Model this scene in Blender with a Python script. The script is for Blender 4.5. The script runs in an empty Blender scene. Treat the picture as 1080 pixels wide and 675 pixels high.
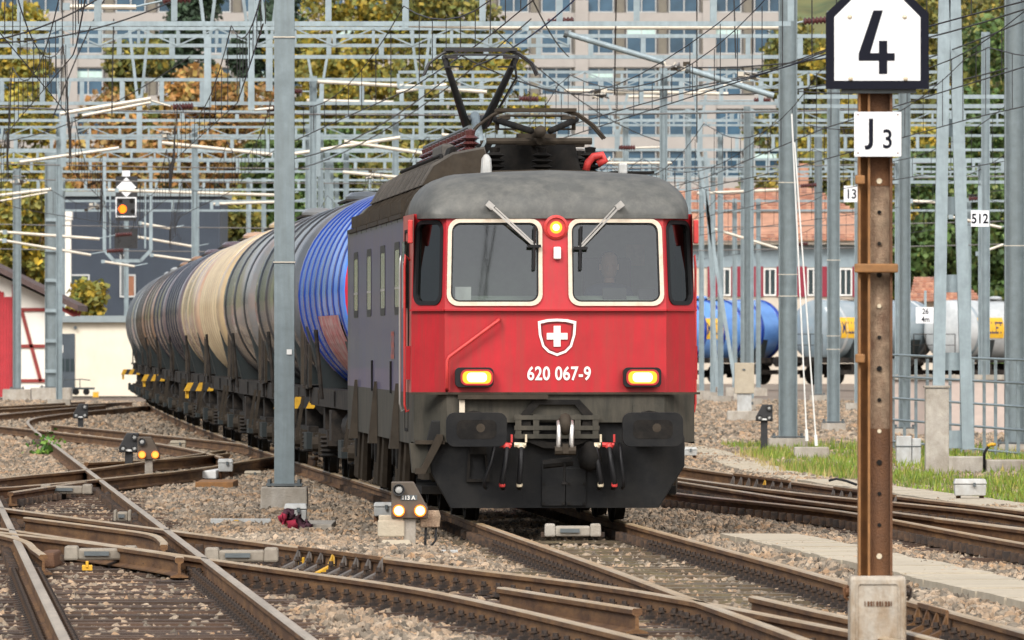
import bpy, bmesh, math, random
import numpy as np
from mathutils import Vector, Matrix, Euler
from mathutils.geometry import tessellate_polygon

# ------------------------------------------------------------------ camera, sky, sun, exposure
F, CX, HY, H = 10500.0, 540.0, 364.0, 1.80          # focal length (px of a 1080 px wide frame), horizon row, eye height (m)
sc = bpy.context.scene
cam_d = bpy.data.cameras.new('camera'); cam = bpy.data.objects.new('camera', cam_d)
sc.collection.objects.link(cam); sc.camera = cam
cam.location = (0, 0, H); cam.rotation_euler = (math.radians(90), 0, 0)
cam_d.sensor_width = 36; cam_d.lens = 36 * F / 1080; cam_d.shift_y = (HY - 337.5) / 1080
cam_d.clip_start = 1; cam_d.clip_end = 6000
cam_d.dof.use_dof = True; cam_d.dof.focus_distance = 98; cam_d.dof.aperture_fstop = 15
SUN_EL, SUN_AZ = math.radians(42), math.radians(-35)  # azimuth from the direction behind the camera, towards the left
wd = bpy.data.worlds.new('World'); sc.world = wd; wd.use_nodes = True
wn, wl = wd.node_tree.nodes, wd.node_tree.links
sky = wn.new('ShaderNodeTexSky'); sky.sky_type = 'NISHITA'; sky.sun_disc = False
sky.sun_elevation = SUN_EL; sky.sun_rotation = math.pi + SUN_AZ
sky.air_density = 1.0; sky.dust_density = 4.0; sky.ozone_density = 1.0
hs = wn.new('ShaderNodeHueSaturation'); hs.inputs['Saturation'].default_value = 0.42
wl.new(sky.outputs[0], hs.inputs['Color']); wl.new(hs.outputs[0], wn['Background'].inputs['Color'])
wn['Background'].inputs['Strength'].default_value = 0.083
sl = bpy.data.lights.new('sun', 'SUN'); sun = bpy.data.objects.new('sun', sl); sc.collection.objects.link(sun)
sl.energy = 1.45; sl.angle = math.radians(24); sl.color = (1.0, 0.96, 0.91)
_d = Vector((math.sin(SUN_AZ) * math.cos(SUN_EL), -math.cos(SUN_AZ) * math.cos(SUN_EL), math.sin(SUN_EL)))
sun.rotation_euler = _d.to_track_quat('Z', 'Y').to_euler(); sun.location = _d * 60
vs = sc.view_settings
vs.view_transform = 'Standard'; vs.look = 'None'; vs.gamma = 1; vs.use_curve_mapping = False; vs.exposure = 1.3
sc.cycles.use_denoising = True; sc.cycles.max_bounces = 6; sc.cycles.transparent_max_bounces = 12
sc.cycles.caustics_reflective = False; sc.cycles.caustics_refractive = False

# ------------------------------------------------------------------ helpers
COL = sc.collection
rnd = random.Random(7)
nrng = np.random.default_rng(7)

def at(px, py, D):                 # a pixel of the photograph at its own distance D -> world point
    return Vector(((px - CX) * D / F, D, H - (py - HY) * D / F))
def gd(py, z=0.0): return (H - z) * F / (py - HY)      # distance of a ground point seen on row py
def gp(px, py, z=0.0):
    D = gd(py, z); return ((px - CX) * D / F, D)

MATS = {}
def mat(name, col, rough=0.6, metal=0.0, var=0.25, vscale=3.0, bump=0.0, bscale=40.0, dirt=None, damt=0.0, dscale=(2, 2, 2),
        spec=0.5, coords='Object', rand=0.0, island=None, coat=0.0):
    if name in MATS: return MATS[name]
    m = bpy.data.materials.new(name); m.use_nodes = True
    n, l = m.node_tree.nodes, m.node_tree.links
    b = n['Principled BSDF']; b.inputs['Roughness'].default_value = rough; b.inputs['Metallic'].default_value = metal
    b.inputs['Specular IOR Level'].default_value = spec; b.inputs['Coat Weight'].default_value = coat
    tc = n.new('ShaderNodeTexCoord'); src = tc.outputs[coords] if coords != 'World' else n.new('ShaderNodeNewGeometry').outputs['Position']
    nz = n.new('ShaderNodeTexNoise'); nz.inputs['Scale'].default_value = vscale; nz.inputs['Detail'].default_value = 6; nz.inputs['Roughness'].default_value = 0.65
    l.new(src, nz.inputs['Vector'])
    mr = n.new('ShaderNodeMapRange'); mr.inputs['From Min'].default_value = 0.3; mr.inputs['From Max'].default_value = 0.7
    mr.inputs['To Min'].default_value = 1 - var; mr.inputs['To Max'].default_value = 1 + var; l.new(nz.outputs['Fac'], mr.inputs['Value'])
    base = n.new('ShaderNodeMix'); base.data_type = 'RGBA'; base.blend_type = 'MULTIPLY'; base.inputs[0].default_value = 1
    base.inputs[6].default_value = (*col, 1); l.new(mr.outputs[0], base.inputs[7])
    out = base.outputs[2]
    if island:                                   # colours spread over separate leaves / pieces
        g = n.new('ShaderNodeNewGeometry'); cr = n.new('ShaderNodeValToRGB'); el = cr.color_ramp.elements
        while len(el) < len(island): el.new(0.5)
        for i, c in enumerate(island):
            el[i].position = i / max(1, len(island) - 1); el[i].color = (*c, 1)
        l.new(g.outputs['Random Per Island'], cr.inputs[0]); l.new(cr.outputs[0], base.inputs[6])
    if rand:
        oi = n.new('ShaderNodeObjectInfo'); m2 = n.new('ShaderNodeMapRange')
        m2.inputs['To Min'].default_value = 1 - rand; m2.inputs['To Max'].default_value = 1 + rand
        l.new(oi.outputs['Random'], m2.inputs['Value'])
        x = n.new('ShaderNodeMix'); x.data_type = 'RGBA'; x.blend_type = 'MULTIPLY'; x.inputs[0].default_value = 1
        l.new(out, x.inputs[6]); l.new(m2.outputs[0], x.inputs[7]); out = x.outputs[2]
    if dirt:
        mp = n.new('ShaderNodeMapping'); mp.inputs['Scale'].default_value = dscale; l.new(src, mp.inputs['Vector'])
        nd = n.new('ShaderNodeTexNoise'); nd.inputs['Scale'].default_value = 1; nd.inputs['Detail'].default_value = 8; nd.inputs['Roughness'].default_value = 0.7
        l.new(mp.outputs[0], nd.inputs['Vector'])
        md = n.new('ShaderNodeMapRange'); md.inputs['From Min'].default_value = 0.42; md.inputs['From Max'].default_value = 0.68
        md.inputs['To Max'].default_value = damt; l.new(nd.outputs['Fac'], md.inputs['Value'])
        x = n.new('ShaderNodeMix'); x.data_type = 'RGBA'; l.new(md.outputs[0], x.inputs[0])
        l.new(out, x.inputs[6]); x.inputs[7].default_value = (*dirt, 1); out = x.outputs[2]
    l.new(out, b.inputs['Base Color'])
    if bump:
        nb = n.new('ShaderNodeTexNoise'); nb.inputs['Scale'].default_value = bscale; nb.inputs['Detail'].default_value = 5; l.new(src, nb.inputs['Vector'])
        bp = n.new('ShaderNodeBump'); bp.inputs['Strength'].default_value = bump; bp.inputs['Distance'].default_value = 0.02
        l.new(nb.outputs['Fac'], bp.inputs['Height']); l.new(bp.outputs[0], b.inputs['Normal'])
    MATS[name] = m; return m

def emit(name, col, s):
    m = bpy.data.materials.new(name); m.use_nodes = True; n, l = m.node_tree.nodes, m.node_tree.links
    e = n.new('ShaderNodeEmission'); e.inputs[0].default_value = (*col, 1); e.inputs[1].default_value = s
    l.new(e.outputs[0], n['Material Output'].inputs[0]); MATS[name] = m; return m

def glass(name, tint=(0.3, 0.33, 0.34), refl=0.5, rough=0.03):
    m = bpy.data.materials.new(name); m.use_nodes = True; n, l = m.node_tree.nodes, m.node_tree.links
    t = n.new('ShaderNodeBsdfTransparent'); t.inputs[0].default_value = (*tint, 1)
    g = n.new('ShaderNodeBsdfGlossy'); g.inputs['Roughness'].default_value = rough; g.inputs['Color'].default_value = (0.9, 0.93, 0.95, 1)
    fr = n.new('ShaderNodeFresnel'); fr.inputs[0].default_value = 1.5
    ma = n.new('ShaderNodeMath'); ma.operation = 'MULTIPLY_ADD'; ma.inputs[1].default_value = 1.0; ma.inputs[2].default_value = refl * 0.2
    l.new(fr.outputs[0], ma.inputs[0])
    x = n.new('ShaderNodeMixShader'); l.new(ma.outputs[0], x.inputs[0]); l.new(t.outputs[0], x.inputs[1]); l.new(g.outputs[0], x.inputs[2])
    l.new(x.outputs[0], n['Material Output'].inputs[0]); MATS[name] = m; return m

def tag(o, label=None, cat=None, group=None, kind=None):
    if label: o['label'] = label
    if cat: o['category'] = cat
    if group: o['group'] = group
    if kind: o['kind'] = kind
    return o
def link(name, me, parent=None, loc=(0, 0, 0), rot=(0, 0, 0)):
    o = bpy.data.objects.new(name, me); COL.objects.link(o); o.parent = parent; o.location = loc; o.rotation_euler = rot; return o
def thing(name, label, cat, loc=(0, 0, 0), rz=0.0, group=None):
    return tag(link(name, None, None, loc, (0, 0, rz)), label, cat, group)
def copy_tree(o, parent=None):
    c = o.copy(); COL.objects.link(c); c.parent = parent
    for ch in list(o.children): copy_tree(ch, c)
    return c

class MB:
    def __init__(s): s.v, s.f, s.m = [], [], []
    def add(s, vs_, fs, mi=0):
        k = len(s.v); s.v += [tuple(p) for p in vs_]; s.f += [tuple(i + k for i in f) for f in fs]; s.m += [mi] * len(fs); return s
    def box(s, c, d, rot=None, mi=0, taper=None):
        x, y, z = d[0] / 2, d[1] / 2, d[2] / 2; t = taper or (1, 1)
        p = [Vector((a * x * (t[0] if e > 0 else 1), b * y * (t[1] if e > 0 else 1), e * z)) for e in (-1, 1) for a, b in ((-1, -1), (1, -1), (1, 1), (-1, 1))]
        if rot is not None:
            R = rot if isinstance(rot, Matrix) else Euler(rot).to_matrix()
            p = [R @ q for q in p]
        c = Vector(c)
        return s.add([q + c for q in p], [(3, 2, 1, 0), (4, 5, 6, 7), (0, 1, 5, 4), (1, 2, 6, 5), (2, 3, 7, 6), (3, 0, 4, 7)], mi)
    def bb(s, x0, x1, y0, y1, z0, z1, mi=0):
        return s.box(((x0 + x1) / 2, (y0 + y1) / 2, (z0 + z1) / 2), (x1 - x0, y1 - y0, z1 - z0), None, mi)
    def cyl(s, a, b, r0, r1=None, n=10, mi=0, caps=True):
        a, b = Vector(a), Vector(b); r1 = r0 if r1 is None else r1
        q = (b - a).to_track_quat('Z', 'Y'); vs_ = []
        for P, r in ((a, r0), (b, r1)):
            for i in range(n):
                t = 2 * math.pi * i / n; vs_.append(P + q @ Vector((r * math.cos(t), r * math.sin(t), 0)))
        fs = [(i, (i + 1) % n, n + (i + 1) % n, n + i) for i in range(n)]
        if caps: fs += [tuple(range(n - 1, -1, -1)), tuple(range(n, 2 * n))]
        return s.add(vs_, fs, mi)
    def beam(s, a, b, w, h, mi=0, up=(0, 0, 1)):        # rectangular bar between two points, w across, h along 'up'
        a, b = Vector(a), Vector(b); d = (b - a); L = d.length; d.normalize()
        u = Vector(up); x = d.cross(u)
        if x.length < 1e-4: x = Vector((1, 0, 0))
        x.normalize(); u = x.cross(d)
        R = Matrix((x, d, u)).transposed()
        return s.box((a + b) / 2, (w, L, h), R, mi)
    def tube(s, pts, r, n=8, mi=0, caps=True):
        pts = [Vector(p) for p in pts]; k = len(pts); rr = r if isinstance(r, (list, tuple)) else [r] * k; vs_ = []
        prev = None
        for i, p in enumerate(pts):
            d = (pts[min(i + 1, k - 1)] - pts[max(i - 1, 0)]).normalized()
            if prev is None:
                ref = Vector((0, 0, 1)) if abs(d.z) < .9 else Vector((1, 0, 0)); x = d.cross(ref).normalized()
            else: x = (prev - d * prev.dot(d)).normalized()
            prev = x; y = d.cross(x)
            for j in range(n):
                t = 2 * math.pi * j / n; vs_.append(p + (x * math.cos(t) + y * math.sin(t)) * rr[i])
        fs = [(i * n + j, i * n + (j + 1) % n, (i + 1) * n + (j + 1) % n, (i + 1) * n + j) for i in range(k - 1) for j in range(n)]
        if caps: fs += [tuple(range(n - 1, -1, -1)), tuple(range((k - 1) * n, k * n))]
        return s.add(vs_, fs, mi)
    def lathe(s, prof, axis='y', c=(0, 0, 0), n=24, mi=0):   # prof: (radius, position along axis)
        vs_ = []
        for r, t in prof:
            for j in range(n):
                a = 2 * math.pi * j / n; u, v = r * math.cos(a), r * math.sin(a)
                vs_.append({'y': (c[0] + u, c[1] + t, c[2] + v), 'z': (c[0] + u, c[1] + v, c[2] + t), 'x': (c[0] + t, c[1] + u, c[2] + v)}[axis])
        k = len(prof)
        fs = [(i * n + j, i * n + (j + 1) % n, (i + 1) * n + (j + 1) % n, (i + 1) * n + j) for i in range(k - 1) for j in range(n)]
        if prof[0][0] > 1e-4: fs.append(tuple(range(n - 1, -1, -1)))
        if prof[-1][0] > 1e-4: fs.append(tuple(range((k - 1) * n, k * n)))
        return s.add(vs_, fs, mi)
    def prism(s, outline, a, b, mp=lambda u, v, w: (u, w, v), mi=0):   # 2-D outline (u,v) pushed from w=a to w=b
        n = len(outline)
        tris = tessellate_polygon([[Vector((u, v, 0)) for u, v in outline]])
        vs_ = [mp(u, v, a) for u, v in outline] + [mp(u, v, b) for u, v in outline]
        fs = [(i, (i + 1) % n, n + (i + 1) % n, n + i) for i in range(n)]
        fs += [tuple(t) for t in tris] + [tuple(i + n for i in t[::-1]) for t in tris]
        return s.add(vs_, fs, mi)
    def holed(s, loops, mp, mi=0):                       # flat panel with holes, (u,v) -> mp
        tris = tessellate_polygon([[Vector((u, v, 0)) for u, v in lp] for lp in loops])
        return s.add([mp(u, v) for lp in loops for u, v in lp], [tuple(t) for t in tris], mi)
    def ring(s, outer, inner, a, b, mp=lambda u, v, w: (u, w, v), mi=0):
        n = len(outer); vs_ = [mp(u, v, w) for w in (a, b) for lp in (outer, inner) for u, v in lp]; fs = []
        for i in range(n):
            j = (i + 1) % n
            fs += [(i, j, n + j, n + i), (2 * n + i, 3 * n + i, 3 * n + j, 2 * n + j), (i, 2 * n + i, 2 * n + j, j), (n + i, n + j, 3 * n + j, 3 * n + i)]
        return s.add(vs_, fs, mi)
    def loft(s, secs, mi=0, close=True, caps=True):
        n = len(secs[0]); vs_ = [p for sec in secs for p in sec]; m = n if close else n - 1
        fs = [(i * n + j, i * n + (j + 1) % n, (i + 1) * n + (j + 1) % n, (i + 1) * n + j) for i in range(len(secs) - 1) for j in range(m)]
        if caps: fs += [tuple(range(n - 1, -1, -1)), tuple(range((len(secs) - 1) * n, len(secs) * n))]
        return s.add(vs_, fs, mi)
    def mesh(s, name, mats, smooth=False):
        me = bpy.data.meshes.new(name); me.from_pydata(s.v, [], s.f)
        for m in (mats if isinstance(mats, (list, tuple)) else [mats]): me.materials.append(MATS[m] if isinstance(m, str) else m)
        if any(s.m): me.polygons.foreach_set('material_index', s.m)
        bm = bmesh.new(); bm.from_mesh(me); bmesh.ops.recalc_face_normals(bm, faces=bm.faces); bm.to_mesh(me); bm.free()
        if smooth:
            me.polygons.foreach_set('use_smooth', [True] * len(me.polygons))
            if smooth is not True: me.set_sharp_from_angle(angle=math.radians(smooth))
        me.update(); return me
    def build(s, name, mats, parent=None, smooth=False, loc=(0, 0, 0), rot=(0, 0, 0), bevel=0.0):
        o = link(name, s.mesh(name, mats, smooth), parent, loc, rot)
        if bevel:
            b = o.modifiers.new('bevel', 'BEVEL'); b.width = bevel; b.segments = 2; b.limit_method = 'ANGLE'; b.angle_limit = math.radians(40)
        return o

def rrect(x0, x1, z0, z1, r, n=5):
    pts = []
    for cx, cz, a0 in ((x1 - r, z1 - r, 0), (x0 + r, z1 - r, 90), (x0 + r, z0 + r, 180), (x1 - r, z0 + r, 270)):
        for i in range(n + 1):
            a = math.radians(a0 + 90 * i / n); pts.append((cx + r * math.cos(a), cz + r * math.sin(a)))
    return pts
def text_mb(txt, h, bold=0.0, xs=1.0, depth=0.004, spacing=1.0):    # centred text as (x,z) mesh facing -y
    cu = bpy.data.curves.new('t', 'FONT'); cu.body = txt; cu.size = 1; cu.offset = bold; cu.extrude = 0; cu.space_character = spacing; cu.resolution_u = 4
    o = bpy.data.objects.new('t', cu); COL.objects.link(o); bpy.context.view_layer.update()
    me = bpy.data.meshes.new_from_object(o.evaluated_get(bpy.context.evaluated_depsgraph_get()))
    vs_ = [v.co.copy() for v in me.vertices]; fs = [tuple(p.vertices) for p in me.polygons]
    bpy.data.objects.remove(o); bpy.data.curves.remove(cu); bpy.data.meshes.remove(me)
    x0, x1 = min(v.x for v in vs_), max(v.x for v in vs_); y0, y1 = min(v.y for v in vs_), max(v.y for v in vs_)
    k = h / (y1 - y0); mb = MB()
    mb.add([((v.x - (x0 + x1) / 2) * k * xs, -depth, (v.y - (y0 + y1) / 2) * k) for v in vs_], fs)
    mb.w = (x1 - x0) * k * xs
    return mb
def quads(name, P, U, V, mats, parent=None, kind=None, midx=None):   # numpy: many small quads with centres P, half axes U, V
    n = len(P); co = np.empty((n, 4, 3), np.float32)
    co[:, 0] = P - U - V; co[:, 1] = P + U - V; co[:, 2] = P + U + V; co[:, 3] = P - U + V
    return npmesh(name, co.reshape(-1, 3), np.arange(4 * n), 4, mats, parent, kind)
def npmesh(name, co, idx, k, mats, parent=None, kind=None, smooth=False):
    me = bpy.data.meshes.new(name); nf = len(idx) // k
    me.vertices.add(len(co)); me.vertices.foreach_set('co', np.asarray(co, np.float32).ravel())
    me.loops.add(len(idx)); me.loops.foreach_set('vertex_index', np.asarray(idx, np.int32))
    me.polygons.add(nf); me.polygons.foreach_set('loop_start', np.arange(0, nf * k, k, dtype=np.int32))
    me.polygons.foreach_set('loop_total', np.full(nf, k, np.int32)); me.update(calc_edges=True); me.validate()
    for m in (mats if isinstance(mats, (list, tuple)) else [mats]): me.materials.append(MATS[m] if isinstance(m, str) else m)
    if smooth: me.polygons.foreach_set('use_smooth', [True] * nf)
    o = link(name, me, parent)
    if kind: o['kind'] = kind
    return o

# ------------------------------------------------------------------ materials
mat('gravel_ground', (0.10, 0.08, 0.06), 0.95, var=0.5, vscale=9, bump=0.9, bscale=14, coords='World', dirt=(0.19, 0.16, 0.13), damt=0.7, dscale=(3, 3, 3))
mat('gravel_far', (0.19, 0.155, 0.12), 0.95, var=0.3, vscale=0.5, bump=0.6, bscale=3, coords='World', dirt=(0.15, 0.10, 0.07), damt=0.8, dscale=(0.4, 0.05, 1))
mat('rail_rust', (0.095, 0.044, 0.017), 0.8, var=0.35, vscale=5, bump=0.3, bscale=60, dirt=(0.26, 0.135, 0.048), damt=0.8, dscale=(3, 1, 8), coords='World')
mat('rail_head', (0.36, 0.245, 0.125), 0.45, 0.1, var=0.2, vscale=2, coords='World', dirt=(0.46, 0.39, 0.29), damt=0.7, dscale=(2, .3, 2))
mat('rail_shine', (0.46, 0.365, 0.26), 0.38, 0.4, var=0.15, vscale=2, coords='World', dirt=(0.27, 0.2, 0.13), damt=0.8, dscale=(3, .15, 2))
mat('sleeper_wood', (0.055, 0.031, 0.019), 0.8, var=0.4, vscale=3, bump=0.5, bscale=20, dirt=(0.135, 0.085, 0.052), damt=0.8, dscale=(1.5, 14, 4), rand=0.55)
mat('sleeper_mossy', (0.075, 0.050, 0.028), 0.6, var=0.4, vscale=3, bump=0.5, bscale=20, dirt=(0.20, 0.165, 0.085), damt=0.8, dscale=(2, 9, 4), rand=0.35)
mat('clip_iron', (0.028, 0.020, 0.016), 0.7, var=0.4, vscale=20, dirt=(0.16, 0.085, 0.04), damt=0.7, dscale=(12, 12, 12))
mat('steel_galv', (0.29, 0.355, 0.38), 0.5, 0.25, var=0.18, vscale=4, dirt=(0.20, 0.24, 0.25), damt=0.6, dscale=(6, 6, 0.6), rand=0.12)
mat('steel_mast', (0.20, 0.245, 0.26), 0.55, 0.2, var=0.16, vscale=6, dirt=(0.145, 0.17, 0.17), damt=0.6, dscale=(9, 9, 0.5), rand=0.10, bump=0.08, bscale=70)
mat('steel_dark', (0.10, 0.115, 0.12), 0.6, 0.2, var=0.2, vscale=5)
mat('tube_pale', (0.58, 0.53, 0.44), 0.4, 0.2, var=0.15, vscale=4)
mat('insulator_brown', (0.085, 0.030, 0.028), 0.25, var=0.2)
mat('wire_dark', (0.035, 0.033, 0.033), 0.6, 0.3, var=0.2)
mat('wire_pale', (0.22, 0.21, 0.20), 0.5, 0.5, var=0.2)
mat('concrete', (0.36, 0.33, 0.285), 0.9, var=0.2, vscale=5, bump=0.35, bscale=50, dirt=(0.20, 0.165, 0.12), damt=0.75, dscale=(3, 3, 1.5), rand=0.08)
mat('concrete_pale', (0.43, 0.375, 0.285), 0.9, var=0.12, vscale=3, bump=0.3, bscale=40, dirt=(0.30, 0.25, 0.18), damt=0.6, dscale=(2, 2, 1.5), rand=0.07)
mat('paint_grey', (0.42, 0.43, 0.42), 0.55, var=0.15, vscale=8, dirt=(0.27, 0.24, 0.20), damt=0.6, dscale=(6, 6, 3))
mat('paint_black', (0.022, 0.022, 0.023), 0.55, var=0.3, vscale=8)
mat('paint_white', (0.78, 0.78, 0.75), 0.5, var=0.06, vscale=6, dirt=(0.55, 0.53, 0.48), damt=0.4, dscale=(6, 6, 3))
mat('yellow', (0.72, 0.40, 0.02), 0.55, var=0.2, vscale=9, dirt=(0.30, 0.15, 0.03), damt=0.5, dscale=(8, 8, 8))
mat('rust_post', (0.115, 0.048, 0.016), 0.75, var=0.4, vscale=4, bump=0.4, bscale=80, dirt=(0.09, 0.043, 0.022), damt=0.9, dscale=(5, 5, 2.2))
mat('rust_pale', (0.27, 0.195, 0.13), 0.85, var=0.35, vscale=14, bump=0.5, bscale=90, dirt=(0.12, 0.06, 0.035), damt=0.95, dscale=(9, 9, 4))
mat('rust_ochre', (0.27, 0.125, 0.038), 0.7, var=0.3, vscale=8, dirt=(0.16, 0.08, 0.03), damt=0.7, dscale=(7, 7, 7))

# ------------------------------------------------------------------ ground, tracks
def lerp(a, b, t): return a + (b - a) * t
def catmull(pts, step=1.5):
    P = [np.array(p, float) for p in pts]; P = [2 * P[0] - P[1]] + P + [2 * P[-1] - P[-2]]; out = []
    for i in range(1, len(P) - 2):
        n = max(1, int(np.linalg.norm(P[i + 1] - P[i]) / step))
        for k in range(n):
            t = k / n; a, b, c, d = P[i - 1:i + 3]
            out.append(0.5 * (2 * b + (c - a) * t + (2 * a - 5 * b + 4 * c - d) * t * t + (3 * b - a - 3 * c + d) * t ** 3))
    out.append(P[-2]); return out
def offset(pts, d):           # shift a polyline sideways (positive to the right when looking along it)
    r = []
    for i, p in enumerate(pts):
        q = pts[min(i + 1, len(pts) - 1)] - pts[max(i - 1, 0)]; q = q / np.linalg.norm(q); r.append(p + d * np.array((q[1], -q[0])))
    return r
def walk(pts, step, start=0.0):
    acc = -start; res = []; need = step
    for a, b in zip(pts, pts[1:]):
        L = np.linalg.norm(b - a); t = 0.0
        while acc + L >= 0 and acc + L - 0 >= 0:
            if acc > 0: break
            u = -acc / L
            if u > 1: break
            res.append((a + (b - a) * u, (b - a) / L)); acc -= step
        acc += L
    return res
RP = [(-.075, -.172), (-.075, -.160), (-.014, -.140), (-.011, -.055), (-.036, -.040), (-.036, -.010), (-.026, 0.0), (.026, 0.0), (.036, -.010), (.036, -.040), (.011, -.055), (.014, -.140), (.075, -.160), (.075, -.172)]
def rail(pts, parent, head='rail_head', z=0.0, name='rail'):
    mb = MB(); n = len(RP); k = len(pts)
    for i, p in enumerate(pts):
        q = pts[min(i + 1, k - 1)] - pts[max(i - 1, 0)]; q = q / np.linalg.norm(q); r = np.array((q[1], -q[0]))
        mb.v += [(p[0] + r[0] * u, p[1] + r[1] * u, z + w) for u, w in RP]
    for i in range(k - 1):
        for j in range(n):
            mb.f.append((i * n + j, i * n + (j + 1) % n, (i + 1) * n + (j + 1) % n, (i + 1) * n + j)); mb.m.append(1 if 4 < j < 8 else 0)
    mb.f += [tuple(range(n - 1, -1, -1)), tuple(range((k - 1) * n, k * n))]; mb.m += [0, 0]
    return mb.build(name, ['rail_rust', head], parent, smooth=35)
_cl = MB()
for sx in (-1, 1):
    _cl.box((sx * .095, 0, -.160), (.085, .15, .024)).box((sx * .078, 0, -.135), (.05, .075, .035)).cyl((sx * .105, 0, -.15), (sx * .105, 0, -.075), .026, .020, 6).cyl((sx * .105, 0, -.112), (sx * .105, 0, -.10), .036, .036, 6)
_cl.box((0, 0, -.178), (.36, .16, .014))
CLIP = _cl.mesh('fastening', 'clip_iron')
SLP = {}
def sleeper_mesh(m):
    if m not in SLP:
        SLP[m] = MB().box((0, 0, -.26), (2.6, .25, .155), taper=(.995, .96)).mesh('sleeper', m)
    return SLP[m]
CENTRES = []
def track(name, label, centre, wood='sleeper_wood', head='rail_head', sl=(60, 130), clips=(60, 92), step=0.62, rails=None, cl=True, group=None):
    t = thing(name, label, 'railway track', (centre[0][0], centre[0][1], -.2), group=group)
    t.location = (0, 0, 0)
    c = catmull(centre); CENTRES.append(c)
    sides = rails or [offset(c, -.755), offset(c, .755)]
    for s in sides: rail(s, t, head)
    for p, d in walk(c, step, .3):
        if sl[0] < p[1] < sl[1]:
            a = math.atan2(d[1], d[0]) - math.pi / 2
            link('sleeper', sleeper_mesh(wood), t, (p[0] + rnd.uniform(-.06, .06), p[1], rnd.uniform(-.016, .012)), (rnd.uniform(-.02, .02), rnd.uniform(-.004, .004), a + rnd.uniform(-.012, .012)))
    if cl:
        far = MB()
        for s in sides:
            for p, d in walk([np.array(q) for q in s], step, .3):
                a = math.atan2(d[1], d[0]) - math.pi / 2
                if clips[0] < p[1] < clips[1]: link('fastening', CLIP, t, (p[0], p[1], 0), (0, 0, a))
                elif clips[1] <= p[1] < 135:
                    R = Matrix.Rotation(a, 3, 'Z')
                    for sx in (-1, 1): far.box(R @ Vector((sx * .095, 0, -.13)) + Vector((p[0], p[1], 0)), (.08, .10, .085))
        if far.v: tag(far.build('fastenings', 'clip_iron', t), kind='stuff')
    return t

A_C = [(2.90, 54), (2.46, 62.8), (2.02, 71), (1.50, 81), (0.44, 100.5), (-.57, 120), (-2.93, 160), (-5.12, 200), (-7.22, 240), (-9.2, 280), (-10.8, 315), (-12.0, 350), (-12.8, 390)]
L_C = [(-1.22 - .0592 * (D - 60.8) - .75, D) for D in (54, 75, 95, 115, 135, 160, 190, 215)] + [(-12.35, 239), (-12.6, 256), (-12.2, 276), (-11.5, 300)]
B_C = [(2.05, 56), (1.30, 63.5), (.10, 73.5), (-1.15, 80.5), (-2.3, 86.8), (-4.1, 97), (-6.2, 109), (-8.8, 124)]
C_C = [(-6.9, 122), (-6.55, 129), (-6.05, 137), (-5.4, 144.5), (-4.72, 158.8), (-4.2, 171)]
G_C = [(-3.9, 160), (-4.6, 170), (-5.9, 184), (-8.6, 206), (-11.2, 226)]
FR_C = [(-17.3, 262), (-15.2, 282), (-12.9, 318)]
M1_C = [(6.6, 76), (5.45, 90), (4.5, 106), (3.85, 112.5), (2.8, 121), (1.3, 138), (-1.6, 176), (-4.4, 212)]
M2_C = [(6.4, 92), (5.2, 104), (4.5, 112), (3.95, 118), (3.0, 131), (1.9, 146), (0.4, 172), (-1.8, 215), (-4, 270)]
track('railway_track', 'track under the red locomotive running to the lower right corner', A_C, 'sleeper_mossy', sl=(58, 101), clips=(58, 96))
track('railway_track', 'bright straight track at left running down to the bottom edge', L_C, head='rail_shine', sl=(56, 150), clips=(57, 84))
tb = track('railway_track', 'crossover track cutting from left edge to lower right in the foreground', B_C, sl=(58, 84), clips=(58, 92))
track('railway_track', 'crossover track behind the left point motors joining the tanker train', C_C, sl=(122, 150), clips=(0, 0))
track('railway_track', 'far crossover track beside the twin-lamp dwarf signals', G_C, sl=(0, 0), clips=(0, 0))
track('railway_track', 'farthest track at left in front of the white house', FR_C, sl=(0, 0), clips=(0, 0))
track('railway_track', 'right-hand track nearest the pale cable trough', M1_C, sl=(88, 128), clips=(0, 0))
track('railway_track', 'right-hand turnout track beside the grass verge', M2_C, sl=(0, 0), clips=(0, 0))

def guard_rail(name, label, pts, head='rail_head'):
    o = rail([np.array(p) for p in catmull(pts, .5)], None, head, 0.012, name); return tag(o, label, 'rail')
guard_rail('wing_rail', 'bent wing rail with bright tip crossing inside the bright straight track', [(-5.05, 103.5), (-4.1, 98.4), (-3.45, 94.6), (-3.2, 91.2), (-3.12, 89.2)])
guard_rail('wing_rail', 'short wing rail ending beside the frog in the foreground', [(-5.0, 95.8), (-4.3, 92.5), (-3.75, 89.8), (-3.1, 86.3), (-2.82, 84.5), (-2.8, 83.8)])
guard_rail('wing_rail', 'curved rail joining the bright track at the left edge', [(-5.9, 100), (-4.9, 94.6), (-4.45, 91), (-4.2, 87.6), (-4.0, 85)], 'rail_head')
guard_rail('wing_rail', 'curved wing rail behind the upper point motor at left', [(-5.0, 139), (-5.45, 134), (-5.75, 130.5), (-6.3, 126), (-6.55, 124.6), (-6.62, 122)])
guard_rail('guard_rail', 'short worn guard rail lying between the foreground crossover rails', [(-.08, 73.6), (.45, 70.2), (.85, 67.6)])
guard_rail('wing_rail', 'rail leaving the frog under the rusty post', [(1.72, 71), (2.05, 67.2), (2.3, 64.5), (2.62, 60)])
guard_rail('guard_rail', 'guard rail beside the right-hand turnout', [(4.4, 103), (4.95, 97), (5.3, 92.6), (5.6, 88)])
guard_rail('guard_rail', 'guard rail in the far crossover behind the left dwarf signals', [(-6.5, 152), (-5.4, 157), (-4.7, 165)])

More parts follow.
